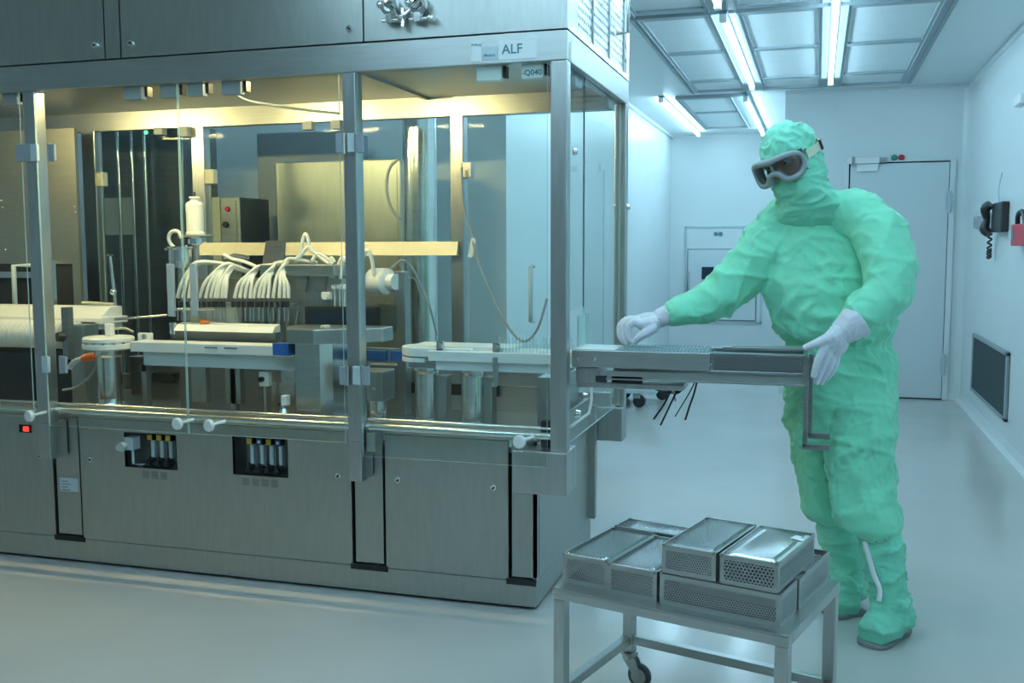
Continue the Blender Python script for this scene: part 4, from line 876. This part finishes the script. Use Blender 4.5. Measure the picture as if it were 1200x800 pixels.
# glass ampoules standing on the tray and coming along the rail
AM = MB().lathe([(0, 0), (.0052, .0), (.0055, .002), (.0055, .032), (.0030, .038), (.0026, .041), (.0034, .044), (.0022, .055), (.0, .057)], (0, 0, 0), (0, 0, 1), 8).mesh('ampoule'); AM.materials.append(M['vial'])
def ampoule(x, y, z, label, grp):
    o = bpy.data.objects.new('ampoule', AM); COL.objects.link(o); o.location = (x, y, z); tag(o, label, 'ampoule', grp)
nx_, ny_ = 25, 10
for i in range(nx_):
    for j in range(ny_):
        x = xa+.16+i*.0128+.003*(j % 2); y = TY0+.020+j*.0155
        if x < xm-.01: ampoule(x, y, zb_+.012, 'small clear glass ampoule standing in the crowd on the outfeed tray', 'ampoules on the outfeed tray')
for i in range(22):
    ampoule(P(585, 405, Y=3.45).x+i*.0128, 3.45, zt3-.004, 'small clear glass ampoule in the row on the white outfeed rail', 'ampoules in line on the outfeed rail')
# loose wires hanging under the tray
for pts, m, lab in (([(797, 440), (789, 452), (779, 472), (766, 491)], 'gap', 'loose dark wire hanging under the tray, leftmost of four'),
                    ([(800, 440), (793, 458), (785, 475), (774, 498)], 'gap', 'loose dark wire hanging under the tray, second from left'),
                    ([(815, 446), (808, 460), (799, 475), (791, 488)], 'gap', 'loose dark wire hanging under the tray, third from left'),
                    ([(817, 446), (813, 462), (808, 476), (803, 492)], 'gap', 'loose dark wire hanging under the tray, rightmost of four')):
    b = MB().tube([P(x, y, Y=TY0+.12) for x, y in pts], .0036 if 'third' not in lab else .0022, 6, 4)
    one(b, 'loose_wire', M[m], lab, 'wire', 'loose wires under the tray')
b = MB().tube([P(x, y, Y=TY0+.14) for x, y in [(745, 452), (765, 455), (782, 460), (795, 458), (801, 450), (798, 441)]], .0042, 6, 5).tube([P(x, y, Y=TY0+.14) for x, y in [(760, 450), (778, 456), (792, 461), (800, 455), (803, 444)]], .0034, 6, 5)
one(b, 'cable_loop', M['black'], 'black looped cables slung under the outfeed tray', 'cable')
b = MB().tube([P(x, y, Y=TY0+.13) for x, y in [(786, 440), (788, 446), (790, 462), (792, 470)]], .004, 6, 5)
one(b, 'cable_tie', M['label'], 'thin white cable tie tail among the loose wires', 'cable tie')
a, c = P(668, 366, Y=3.55), P(682, 405, Y=3.55)
b = MB().box(XR+.005, XR+.012, 3.40, 3.52, zt_+.008, a.z).box(XR+.012, XR+.020, 3.505, 3.52, zt_+.008, a.z)
pg = one(b, 'pane_guard', [M['glass_edge']], 'small upright plastic guard over the tray at the machine opening', 'guard')

# ================================================================== CART WITH PERFORATED BASKETS
CZ, CA = .42, math.radians(-15.56); CW, CD = .62, .445
C0 = Vector((-.639, 2.460, 0))
def cartpt(u, v, z=0.0): return (C0.x+u*math.cos(CA)-v*math.sin(CA), C0.y+u*math.sin(CA)+v*math.cos(CA), z)
t = thing('cart', cartpt(CW/2, CD/2), 'steel cart on castors carrying perforated baskets in the foreground', 'cart', None, CA)
u0, u1, v0, v1 = -CW/2, CW/2, -CD/2, CD/2
MB().box(u0, u1, v0, v1, CZ-.004, CZ).build('top_plate', M['panel'], t, True)
MB().box(u0, u1, v0, v0+.03, CZ-.030, CZ-.004).box(u0, u1, v1-.03, v1, CZ-.030, CZ-.004).box(u0, u0+.03, v0+.03, v1-.03, CZ-.030, CZ-.004).box(u1-.03, u1, v0+.03, v1-.03, CZ-.030, CZ-.004).build('top_frame', M['steel_h'], t, True, .003)
for u in (u0+.002, u1-.034):
    for v in (v0+.002, v1-.034): MB().box(u, u+.032, v, v+.032, .105, CZ-.030).build('leg', M['steel'], t, True, .003)
for v in (v0+.005, v1-.03): MB().box(u0+.034, u1-.034, v, v+.025, .130, .156).build('stretcher', M['steel_h'], t, True, .002)
for u in (u0+.005, u1-.03): MB().box(u, u+.025, v0+.034, v1-.034, .130, .156).build('stretcher', M['steel'], t, True, .002)
for u in (u0+.018, u1-.018):
    for v in (v0+.018, v1-.018):
        k = MB().lathe([(.026, .095), (.026, .105), (.0, .105)], (u, v, 0), (0, 0, 1), 20).lathe([(.018, .082), (.022, .095), (0, .095)], (u, v, 0), (0, 0, 1), 20)
        for s in (-.014, .011): k.prism([(u-.020, .088), (u+.022, .088), (u+.045, .040), (u+.040, .026), (u+.026, .028)], v+s, v+s+.003, 'Y')
        k = k.build('castor_fork', M['steel'], t, True)
        w_ = MB().lathe([(.012, -.010), (.026, -.0105), (.034, -.009), (.0365, -.004), (.0365, .004), (.034, .009), (.026, .0105), (.012, .010)], (u+.034, v-.001, .0368), (0, 1, 0), 28).build('wheel', M['rubber'], k, True)
        MB().cyl((u+.034, v-.0145, .0368), (u+.034, v+.0145, .0368), .008, n=12).lathe([(.0, -.0112), (.024, -.0112), (.0, .0112)], (u+.034, v-.001, .0368), (0, 1, 0), 24).build('hub', M['steel'], w_, True)

def basket(u, v, z, w_, d, h, label, lid=True, fine='perf', open_front=False, tilt=0.0, lidm=None, tape=False):
    """perforated box: four walls with plain rims, a floor, and a lid or an open top"""
    c = cartpt(u+w_/2, v+d/2, z); o = thing('perforated_basket', c, label, 'basket', 'perforated baskets on the cart', CA+tilt)
    a, b, s = w_/2, d/2, .0007
    m = M[fine]; e = .011
    for nm, q in (('front_wall', (-a+e, a-e, -b, -b+s, e, h-e)), ('back_wall', (-a+e, a-e, b-s, b, e, h-e)), ('side_wall', (-a, -a+s, -b+e, b-e, e, h-e)), ('side_wall', (a-s, a, -b+e, b-e, e, h-e))):
        MB().box(*q).build(nm, m, o, True)
    fr = MB()
    for z_ in (0, h-e):
        fr.box(-a, a, -b, -b+s, z_, z_+e).box(-a, a, b-s, b, z_, z_+e).box(-a, -a+s, -b+s, b-s, z_, z_+e).box(a-s, a, -b+s, b-s, z_, z_+e)
    for x in (-a, a-e):
        fr.box(x, x+e, -b, -b+s, e, h-e).box(x, x+e, b-s, b, e, h-e)
    for x in (-a, a-s):
        fr.box(x, x+s, -b+s, -b+e, e, h-e).box(x, x+s, b-e, b-s, e, h-e)
    fr.box(-a, a, -b-.0012, -b+.003, h-.003, h+.001).box(-a, a, b-.003, b+.0012, h-.003, h+.001).box(-a-.0012, -a+.003, -b, b, h-.003, h+.001).box(a-.003, a+.0012, -b, b, h-.003, h+.001)
    fr.build('rim_frame', M['steel_h'], o, True)
    MB().box(-a+s, a-s, -b+s, b-s, 0, .002).build('floor_sheet', M['dark_steel'], o, True)
    if lid:
        n = 10; lb_ = MB()
        vs = []
        for i in range(n+1):
            yy = -b+.004+(d-.008)*i/n; sag = -.0035*math.sin(math.pi*i/n)
            for j in range(7):
                xx = -a+.004+(w_-.008)*j/6; vs.append((xx, yy, h+.0005+sag*math.sin(math.pi*j/6)))
        fs = [(i*7+j, i*7+j+1, (i+1)*7+j+1, (i+1)*7+j) for i in range(n) for j in range(6)]
        lb_.add(vs, fs, True)
        top = lb_.build('lid', lidm or M['perf2'], o, True)
        sol = top.modifiers.new('sheet', 'SOLIDIFY'); sol.thickness = .0006
        for x in (-a+.001, a-.009):
            for y in (-b-.002, b-.010): MB().box(x, x+.008, y, y+.012, h-.004, h+.0025).build('corner_clip', M['dark_steel'], o, True)
    if tape:
        MB().prism([(a-.040, b-.075), (a-.006, b-.090), (a-.004, b-.068), (a-.018, b-.062), (a-.016, b-.050), (a-.034, b-.046)], h+.0016, h+.0022, 'Z').build('white_tape', M['label'], o, True)
    return o
basket(.000, .055, CZ, .134, .290, .076, 'lidded perforated basket at the left front corner of the cart', True)
basket(.139, .040, CZ, .137, .292, .076, 'lidded perforated basket second from left, between corner basket and upper baskets', True)
basket(.005, .350, CZ, .265, .094, .080, 'lidded perforated basket lying crosswise behind the two left baskets', True, 'perf2')
basket(.285, .038, CZ, .303, .125, .076, 'wide open perforated basket at the front under the two upper baskets', False, 'perf')
basket(.285, .172, CZ, .306, .268, .076, 'deep open perforated basket at the back under the two upper baskets', False, 'perf')
basket(.288, .042, CZ+.079, .140, .292, .070, 'upper lidded perforated basket, left one with clean dotted lid', True, 'perf', lidm=M['perf'])
basket(.438, .042, CZ+.079, .142, .292, .070, 'upper lidded perforated basket, right one with white tape on its lid', True, 'perf3', lidm=M['bright'], tape=True)

# ================================================================== THE OPERATOR
R3, D3 = Vector((.957, .290, 0)), Vector((-.290, .957, 0))
PXM = 1179.0
def depth(p): return (Vector(p)-CAM).dot(fw)
def ring(px, py, Y, hw, b, turn=0.0, tilt=0.0):
    """cross section: middle at a photo pixel on plane Y, half width in pixels, half depth in metres"""
    c = P(px, py, Y=Y); a = hw*depth(c)/PXM; m = Matrix.Rotation(turn, 3, 'Z')
    R = m @ R3; D = m @ D3
    if tilt: R = (R + Vector((0, 0, tilt))).normalized()
    return (c, R, D, a, b)
def limb(mb, pts, n=18, flat=1.0, k=5):
    """tapering limb through (px, py, Y, radius px)"""
    c = [P(a, b, Y=y) for a, b, y, _ in pts]; r = [q[3]*depth(p)/PXM for q, p in zip(pts, c)]
    cs = catmull(c, k); rs = [v.x for v in catmull([Vector((x, 0, 0)) for x in r], k)]
    return mb.tube(cs, rs, n)
def wrinkle(me, amp, freq, seed=0.0, stretch=(1, 1, 1), mask=None, amp2=0.0, freq2=30.0):
    me.calc_loop_triangles() if False else None
    nr = [v.normal.copy() for v in me.vertices]
    for v, n in zip(me.vertices, nr):
        p = v.co; q = Vector((p.x*stretch[0], p.y*stretch[1], p.z*stretch[2]))*freq+Vector((seed, seed*.7, seed*1.3))
        wq = q+0.55*noise.noise_vector(q*.6)
        r = 1-abs(noise.noise(wq))*2.1; d = amp*(max(r, 0)**2-.30)
        if amp2:
            q2 = Vector((p.x*stretch[0], p.y*stretch[1], p.z*stretch[2]))*freq2+Vector((seed*2, 3, seed))
            r2 = 1-abs(noise.noise(q2+.5*noise.noise_vector(q2*.5)))*2.1; d += amp2*(max(r2, 0)**2-.3)
        if mask: d *= mask(p)
        v.co = p+n*d
    me.update()

def crease(me, amp, freq, dirs, seed=0.0, sharp=2.6, long_=.78, mask=None):
    """long cloth folds: sharp ridges drawn out along a few directions, each holding in patches"""
    nr = [v.normal.copy() for v in me.vertices]; dv = [Vector(q).normalized() for q in dirs]
    for v, n in zip(me.vertices, nr):
        p = v.co.copy(); d = 0
        for k, q in enumerate(dv):
            w_ = noise.noise(p*3.2+Vector((seed+7*k, 3*k, 1.7*seed))); w_ = min(max(w_*1.8+.42, 0), 1)
            s = (p-q*(p.dot(q)*long_))*freq+Vector((seed*3+11*k, 5*k, seed)); s += .35*noise.noise_vector(s*.7)
            d += w_*max(1-abs(noise.noise(s))*2.4, 0)**sharp
        v.co = p+n*(amp*(d-.25)*(mask(p) if mask else 1.0))
    me.update()

per = thing('person', P(1005, 745, Z=0), 'person in green cleanroom coverall, hood and goggles leaning to the outfeed tray', 'person')
# ---- coverall: torso, two sleeves, two trouser legs as one skin
cv = MB()
YT = 3.695
cv.loft([ring(957, 236, YT-.02, 27, .085), ring(960, 246, YT-.01, 42, .095, -.1), ring(965, 256, YT, 64, .105, -.15), ring(967, 268, YT, 74, .118, -.2), ring(968, 290, YT, 80, .135, -.2),
         ring(967, 315, YT, 79, .15, -.15), ring(968, 340, YT-.01, 75, .158, -.1), ring(972, 362, YT-.01, 70, .158), ring(976, 378, YT, 69, .165), ring(979, 390, YT, 66, .158), ring(981, 396, YT, 60, .135), ring(983, 401, YT, 55, .108), ring(983, 407, YT, 56, .110),
         ring(983, 413, YT, 60, .124), ring(984, 425, YT, 63, .135), ring(985, 450, YT, 65, .145), ring(986, 475, YT, 64, .145), ring(986, 500, YT, 61, .135), ring(986, 515, YT, 58, .12)])
limb(cv, [(972, 244, 3.63, 22), (996, 248, 3.60, 25), (1022, 260, 3.575, 27)])
limb(cv, [(945, 246, 3.66, 20), (925, 256, 3.68, 26), (908, 272, 3.68, 28)])
limb(cv, [(925, 262, 3.69, 26), (905, 285, 3.68, 33), (884, 308, 3.65, 30), (862, 328, 3.62, 26), (843, 345, 3.59, 23.5), (822, 357, 3.56, 21), (803, 363, 3.53, 19), (790, 367, 3.51, 17), (781, 369, 3.50, 13)])
limb(cv, [(1012, 258, 3.60, 24), (1030, 270, 3.56, 29), (1040, 295, 3.52, 29), (1043, 320, 3.49, 28), (1042, 338, 3.465, 27), (1032, 352, 3.445, 25), (1018, 363, 3.43, 23), (1005, 373, 3.415, 19), (998, 379, 3.408, 12)])
def leg(rows):
    cv.loft([ring(*r) for r in rows])
leg([(1008, 440, 3.64, 26, .08), (1009, 462, 3.63, 33, .105), (1010, 480, 3.615, 37, .117), (1010, 500, 3.60, 38, .118), (1009, 530, 3.58, 36, .112), (1010, 560, 3.56, 35.5, .108), (1012, 585, 3.54, 36, .11), (1017, 603, 3.525, 39, .115), (1020, 615, 3.515, 38, .112), (1024, 624, 3.51, 30, .09), (1028, 630, 3.505, 23, .072)])
leg([(960, 440, 3.69, 24, .08), (958, 462, 3.70, 29, .10), (957, 480, 3.71, 31, .107), (957, 500, 3.72, 31, .108), (958, 530, 3.735, 27.5, .102), (961, 560, 3.75, 25, .098), (963, 580, 3.755, 24, .098), (965, 595, 3.76, 24, .098), (970, 604, 3.76, 23, .09), (976, 611, 3.76, 20, .075)])
me = remeshed(cv, .0072, 4, .5)
def m_suit(p): return 1.0
wrinkle(me, .008, 6.0, 2.3, (1, 1, .85))
calm = lambda p: .62 if p.z > 1.35 else (.62+.38*min((1.35-p.z)/.35, 1))
crease(me, .0115, 13.0, [(.75, -.2, .6), (-.7, .1, .7), (.2, 0, 1), (1, .2, -.15)], 2.0, mask=calm)
crease(me, .0042, 32.0, [(.4, 0, 1), (-.5, .1, .9), (.8, -.3, .3)], 5.0, mask=lambda p: .25 if p.z > 1.0 else 1.0)
place_mesh(me, 'coverall', M['suit'], per)
# ---- body inside: head with a face, neck, trunk and limbs as one skin
Hc = P(926, 188, Y=3.60)
ya, pi_, ro = math.radians(42), math.radians(20), math.radians(14)
Fd = (-math.sin(ya)*R3 - math.cos(ya)*D3); Fd = (Fd*math.cos(pi_)+Vector((0, 0, -math.sin(pi_)))).normalized()
Lt = Vector((0, 0, 1)).cross(Fd).normalized(); Up = Fd.cross(Lt).normalized()
rot = Matrix.Rotation(ro, 3, Fd); Lt = rot @ Lt; Up = rot @ Up          # Lt = the wearer's left
if Lt.dot(R3) < 0: pass
HM = Matrix((Lt, -Fd, Up)).transposed()      # local x = wearer's left, -y = face, z = up
def hp(x, y, z): return Hc + HM @ Vector((x, -y, z))      # y forward
bd = MB()
bd.ball(Hc+HM @ Vector((0, .012, .022)), (.074, .092, .088), 24, HM); bd.ball(hp(0, .032, -.035), (.056, .056, .070), 20, HM)
bd.tube([hp(0, .085, .012), hp(0, .100, -.010), hp(0, .104, -.026)], [.008, .012, .015], 10)
bd.tube([hp(-.045, .078, .030), hp(0, .092, .028), hp(.045, .078, .030)], [.010, .012, .010], 8, 4)
bd.tube([hp(-.02, .088, -.058), hp(0, .093, -.056), hp(.02, .088, -.058)], [.006, .008, .006], 8, 3)
for s in (-1, 1): bd.ball(hp(s*.076, -.012, -.002), (.010, .018, .030), 12, HM)
bd.tube([hp(0, 0, -.05), P(952, 236, Y=YT-.02), P(965, 268, Y=YT)], [.052, .052, .070], 16, 4)
bd.loft([ring(965, 262, YT, 55, .08, -.15), ring(967, 290, YT, 62, .105, -.15), ring(970, 340, YT, 56, .115), ring(982, 400, YT, 46, .10), ring(985, 450, YT, 50, .11), ring(986, 500, YT, 46, .10)])
limb(bd, [(925, 268, 3.68, 18), (884, 310, 3.65, 16), (843, 345, 3.59, 13), (803, 362, 3.53, 10), (781, 369, 3.50, 9)])
limb(bd, [(1012, 262, 3.60, 18), (1038, 295, 3.52, 17), (1040, 336, 3.465, 15), (1010, 368, 3.42, 11), (993, 383, 3.405, 9.5)])
limb(bd, [(1008, 490, 3.60, 26), (1012, 580, 3.545, 15), (1032, 650, 3.50, 12), (1040, 715, 3.47, 11)])
limb(bd, [(960, 490, 3.71, 22), (966, 580, 3.755, 13), (984, 650, 3.76, 11), (990, 690, 3.75, 10)])
place_mesh(remeshed(bd, .0060, 3, .5), 'body', M['skin'], per)
for s in (-1, 1):
    e = MB().ball(hp(s*.032, .076, .012), .0135, 14).build('eye', M['eyewhite'], per)
    MB().ball(hp(s*.032-.002, .0845, .010), .0065, 10).build('pupil', M['eye'], e)
# ---- hood: cap over the skull and veil over nose, chin and neck, with an opening for the eyes
hd = MB()
hd.ball(Hc+HM @ Vector((0, .016, .034)), (.090, .110, .094), 28, HM); hd.ball(Hc+HM @ Vector((0, .006, .0)), (.087, .098, .075), 24, HM)
hm = remeshed(hd, .0055, 5, .5)
wrinkle(hm, .010, 20, 5.1, (1, 1, 1), lambda p: .3 if (p-Hc).dot(Up) < .02 and (p-Hc).dot(Fd) > .03 else 1.0, .004, 42)
b = bmesh.new(); b.from_mesh(hm)
kill = [f for f in b.faces if (lambda l: l.y < -.02 and -.046 < l.z < .034 and abs(l.x) < .078)(HM.transposed() @ (f.calc_center_median()-Hc))]
bmesh.ops.delete(b, geom=kill, context='FACES'); b.to_mesh(hm); b.free()
place_mesh(hm, 'hood_cap', M['hood'], per)
vl = MB()
vl.loft([ring(938, 180, 3.615, 25, .085, -.3), ring(937, 195, 3.61, 30, .105, -.4), ring(937, 210, 3.61, 32, .114, -.4), ring(941, 222, 3.61, 34, .114, -.35), ring(949, 232, 3.62, 39, .112, -.25), ring(957, 241, 3.635, 46, .116, -.2), ring(961, 251, 3.65, 55, .114, -.2), ring(964, 264, 3.665, 60, .100, -.2)])
vl.ball(hp(0, .055, -.066), (.052, .055, .052), 18, HM)
vm = remeshed(vl, .0055, 5, .5)
wrinkle(vm, .008, 13, 1.7, (.7, .7, 2.2), None, .003, 34)
b = bmesh.new(); b.from_mesh(vm)
kill = [f for f in b.faces if (lambda l: l.z > -.036 and l.y < .015 and abs(l.x) < .085)(HM.transposed() @ (f.calc_center_median()-Hc))]
bmesh.ops.delete(b, geom=kill, context='FACES'); b.to_mesh(vm); b.free()
place_mesh(vm, 'hood_veil', M['veil'], per)
# ---- goggles: wrap-round frame with two lens openings, lens, strap and buckle
def gp(u, v, off=0.0):
    """point on the curved goggle face: u across, v up, metres"""
    r = .092; a = u/r
    return hp((r+off)*math.sin(a), .020+(r+off)*math.cos(a), v-.004)
def outline(pts, off=0.0): return [gp(u, v, off) for u, v in pts]
half = [(.012, -.008), (.030, -.034), (.058, -.037), (.082, -.024), (.092, .004), (.082, .030), (.050, .039), (.0, .037)]
loop = half+[(-u, v) for u, v in half[-2::-1]]
gf = thing  # (alias unused)
fr_ = MB().tube(outline(loop, .018), .0095, 10, 5, True)
fr_.tube(outline(loop, .003), .0105, 10, 5, True)
fr_.tube(outline([(0, .037), (0, .010), (.004, -.008)], .016), .006, 8, 4)
# side skirt between the face and the front rim
A_ = catmull(outline(loop, .020), 5, True); B_ = catmull(outline([(u*1.02, v*1.12) for u, v in loop], -.010), 5, True); n = len(A_)
fr_.add(A_+B_, [(i, (i+1) % n, n+(i+1) % n, n+i) for i in range(n)], True)
gg = fr_.build('goggles', M['goggle'], per)
# lens sheet: fan of the outline over a curved grid
lv = []; nu, nvv = 22, 8
def vlim(u):
    u = abs(u); top = .039 if u < .05 else .039-(u-.05)/.042*.035 ; bot = -.010-(u-.012)*1.3 if .012 < u < .030 else (-.010 if u <= .012 else (-.036 if u < .060 else -.036+(u-.060)/.032*.04))
    return bot+.003, top-.003
ln = MB()
for sgn in (0, 1):
    for i in range(nu+1):
        u = -.088+.176*i/nu; lo, hi = vlim(u)
        for j in range(nvv+1): lv.append(gp(u, lo+(hi-lo)*j/nvv, .020+.002*sgn))
k = (nu+1)*(nvv+1)
fs = [(i*(nvv+1)+j, (i+1)*(nvv+1)+j, (i+1)*(nvv+1)+j+1, i*(nvv+1)+j+1) for i in range(nu) for j in range(nvv)]
ln.add(lv, fs+[tuple(k+q for q in f[::-1]) for f in fs], True); ln.build('lens', M['lens'], gg)
st = []
for i in range(25):
    a = math.radians(62+(298-62)*i/24); st.append((Hc+HM @ Vector((math.sin(a)*.101, .010-math.cos(a)*.114, .006+.014*math.sin(math.pi*i/24)))))
sv = []
for q in st:
    o = (q-Hc); o = (o-Up*o.dot(Up)).normalized()
    sv += [q-Up*.013, q+Up*.013, q+Up*.013+o*.003, q-Up*.013+o*.003]
fs = []
for i in range(24):
    for j in range(4): fs.append((i*4+j, (i+1)*4+j, (i+1)*4+(j+1) % 4, i*4+(j+1) % 4))
MB().add(sv, fs+[(0, 1, 2, 3), (96, 99, 98, 97)], False).build('strap', M['strap'], gg)
a = math.radians(108); q = Hc+HM @ Vector((math.sin(a)*.106, .010-math.cos(a)*.119, .012)); nrm = (HM @ Vector((math.sin(a), -math.cos(a), 0))).normalized(); tg = Up.cross(nrm)
bk = MB()
for s in (-.011, .011): bk.obox(q+tg*s, (.004, .005, .032), Matrix((tg, nrm, Up)).transposed())
for s in (-.015, .015): bk.obox(q+Up*s, (.024, .005, .004), Matrix((tg, nrm, Up)).transposed())
bk.build('buckle', M['black'], gg)
# ---- gloves: palm, five fingers
def hand(name, wrist, palm, fingers, thumb, cuff):
    g = MB(); limb(g, wrist, 14); limb(g, palm[0], 14)
    for q in palm[1:]: limb(g, q, 12)
    for f in fingers: limb(g, f, 10, k=4)
    limb(g, thumb, 10, k=4)
    m_ = remeshed(g, .0026, 3, .5); wrinkle(m_, .0010, 70, 3.0)
    o = place_mesh(m_, name, M['glove'], per)
    c_ = MB(); limb(c_, cuff, 16); m2 = remeshed(c_, .004, 2, .5); wrinkle(m2, .0025, 30, 8.0, (1, 1, 1)); place_mesh(m2, 'glove_cuff', M['glove'], o)
    return o
hand('glove', [(786, 368, 3.505, 10.5), (774, 373, 3.495, 10), (766, 376, 3.49, 10)],
     [[(772, 375, 3.492, 10), (760, 377, 3.485, 10), (750, 377, 3.478, 7.5)], [(770, 377, 3.470, 8), (757, 380, 3.458, 8), (748, 379, 3.452, 5.5)], [(768, 373, 3.51, 8), (756, 374, 3.512, 8), (746, 374, 3.512, 5.2)]],
     [[(752, 380, 3.448, 5.4), (743, 378, 3.444, 4.8), (737, 384, 3.440, 4.3), (737, 393, 3.440, 3.9), (741, 402, 3.442, 3.2)],
      [(750, 377, 3.468, 5.4), (738, 376, 3.464, 4.9), (731, 383, 3.460, 4.3), (731, 394, 3.457, 3.9), (736, 404, 3.455, 3.2)],
      [(748, 375, 3.488, 5.2), (735, 375, 3.486, 4.7), (727, 382, 3.483, 4.2), (727, 393, 3.478, 3.8), (732, 402, 3.474, 3.1)],
      [(747, 374, 3.508, 4.6), (736, 374, 3.508, 4.2), (729, 380, 3.506, 3.8), (728, 389, 3.502, 3.3), (731, 397, 3.497, 2.8)]],
     [(768, 383, 3.455, 6.4), (759, 389, 3.440, 5.8), (750, 394, 3.432, 4.8), (743, 402, 3.436, 3.6)],
     [(790, 366, 3.508, 12.5), (778, 371, 3.498, 11.4), (771, 374, 3.494, 10.6)])
hand('glove', [(1000, 380, 3.405, 15), (990, 387, 3.40, 14), (982, 394, 3.395, 14)],
     [[(988, 389, 3.40, 13), (978, 399, 3.385, 13), (970, 408, 3.378, 8)], [(986, 395, 3.40, 11), (981, 407, 3.398, 11), (975, 416, 3.398, 7)], [(984, 389, 3.385, 11), (973, 398, 3.366, 10), (966, 406, 3.358, 6)]],
     [[(967, 405, 3.354, 5.4), (961, 417, 3.340, 4.7), (956, 430, 3.340, 4.2), (953, 442, 3.346, 3.3)],
      [(971, 410, 3.372, 5.4), (967, 423, 3.360, 4.8), (961, 437, 3.360, 4.2), (956, 450, 3.364, 3.3)],
      [(976, 414, 3.390, 5.2), (973, 427, 3.382, 4.6), (967, 440, 3.382, 4.0), (961, 450, 3.386, 3.1)],
      [(981, 416, 3.408, 4.6), (979, 427, 3.402, 4.1), (974, 437, 3.402, 3.6), (968, 445, 3.405, 2.9)]],
     [(976, 394, 3.358, 8), (964, 399, 3.345, 6.0), (952, 404, 3.344, 5.0), (942, 408, 3.35, 3.7)],
     [(1007, 375, 3.410, 21.5), (999, 380.5, 3.404, 19.5), (988, 389, 3.399, 15.8), (984, 392, 3.398, 14.8)])
# ---- boots over the lower legs
def boot(rows, foot, sole_pts, zipline, snaps):
    bt = MB(); bt.loft([ring(*r) for r in rows], 22)
    for f in foot: bt.tube(catmull([f[0], f[1], f[2]], 5), f[3], 16)
    m_ = remeshed(bt, .0075, 4, .5)
    for v in m_.vertices: v.co.z = max(v.co.z, .012)
    wrinkle(m_, .012, 14, 4.4, (.7, .7, 1.5), lambda p: .35 if p.z < .05 else 1.0)
    crease(m_, .007, 26.0, [(1, .3, .25), (.9, -.3, -.3)], 3.0)
    for v in m_.vertices: v.co.z = max(v.co.z, .012)
    o = place_mesh(m_, 'boot', M['boot'], per)
    s = MB(); s.prism(sole_pts, 0.0, .016, 'Z'); s.build('sole', M['sole'], o, bevel=.004)
    if zipline:
        c = [P(x, y, Y=yy) for x, y, yy in zipline]; MB().tube(c, .009, 6, 4).build('zip_tape', M['label'], o)
    for x, y, yy in snaps:
        q = P(x, y, Y=yy); MB().ball(q, .006, 8).build('snap_button', M['dark_steel'], o)
    return o
def foot_pts(toe, heel, w0, w1):
    toe, heel = Vector(toe), Vector(heel); d = (toe-heel); d.z = 0; l = d.length; d.normalize(); s = Vector((-d.y, d.x, 0))
    pts = []
    for k, (f, wd) in enumerate([(-.02, .45), (.0, .7), (.15, .88), (.4, .80), (.65, 1.0), (.82, .97), (.92, .7), (.965, .35)]): pts.append((heel+d*l*f, wd*w1))
    return [(p+s*q)[:2] for p, q in pts]+[(p-s*q)[:2] for p, q in pts[::-1]]
def F3(px, py): return P(px, py, Z=0.0)
toe, heel = F3(1014, 760), F3(1056, 738)
sp = foot_pts(toe, heel, 0, .056)
d_ = (heel-toe).normalized(); z_ = Vector((0, 0, 1))
boot([(1030, 618, 3.505, 21, .075), (1033, 640, 3.50, 24.5, .082), (1034, 660, 3.495, 23.5, .078), (1039, 680, 3.49, 22.5, .076), (1042, 700, 3.485, 23, .078), (1044, 715, 3.48, 24, .080), (1046, 728, 3.475, 24, .078)],
     [(toe+d_*.024+z_*.042, toe*.55+heel*.45+z_*.054, heel-d_*.045+z_*.060, [.048, .062, .066, .058]), (toe+d_*.085+z_*.055, toe*.5+heel*.5+z_*.085, heel-d_*.05+z_*.11, [.042, .055, .064])],
     sp, [(1013, 634, 3.445), (1019, 655, 3.43), (1025, 675, 3.42), (1031, 690, 3.408), (1030, 704, 3.398)], [(1027, 634, 3.425), (1037, 632, 3.425)])
toe, heel = F3(962, 722), F3(1008, 716)
toe = Vector((P(966, 722, Z=0).x, P(966, 722, Z=0).y, 0))
sp = foot_pts(toe, heel, 0, .056)
d_ = (heel-toe).normalized()
boot([(979, 604, 3.76, 19, .072), (982, 625, 3.76, 23.5, .080), (987, 645, 3.76, 23, .078), (990, 665, 3.757, 22.5, .078), (991, 685, 3.755, 23.5, .080), (991, 697, 3.75, 24, .080)],
     [(toe+d_*.024+z_*.042, toe*.5+heel*.5+z_*.054, heel-d_*.04+z_*.060, [.048, .060, .066, .056]), (toe+d_*.085+z_*.055, toe*.5+heel*.5+z_*.085, heel-d_*.05+z_*.11, [.040, .054, .062])], sp, None, [])
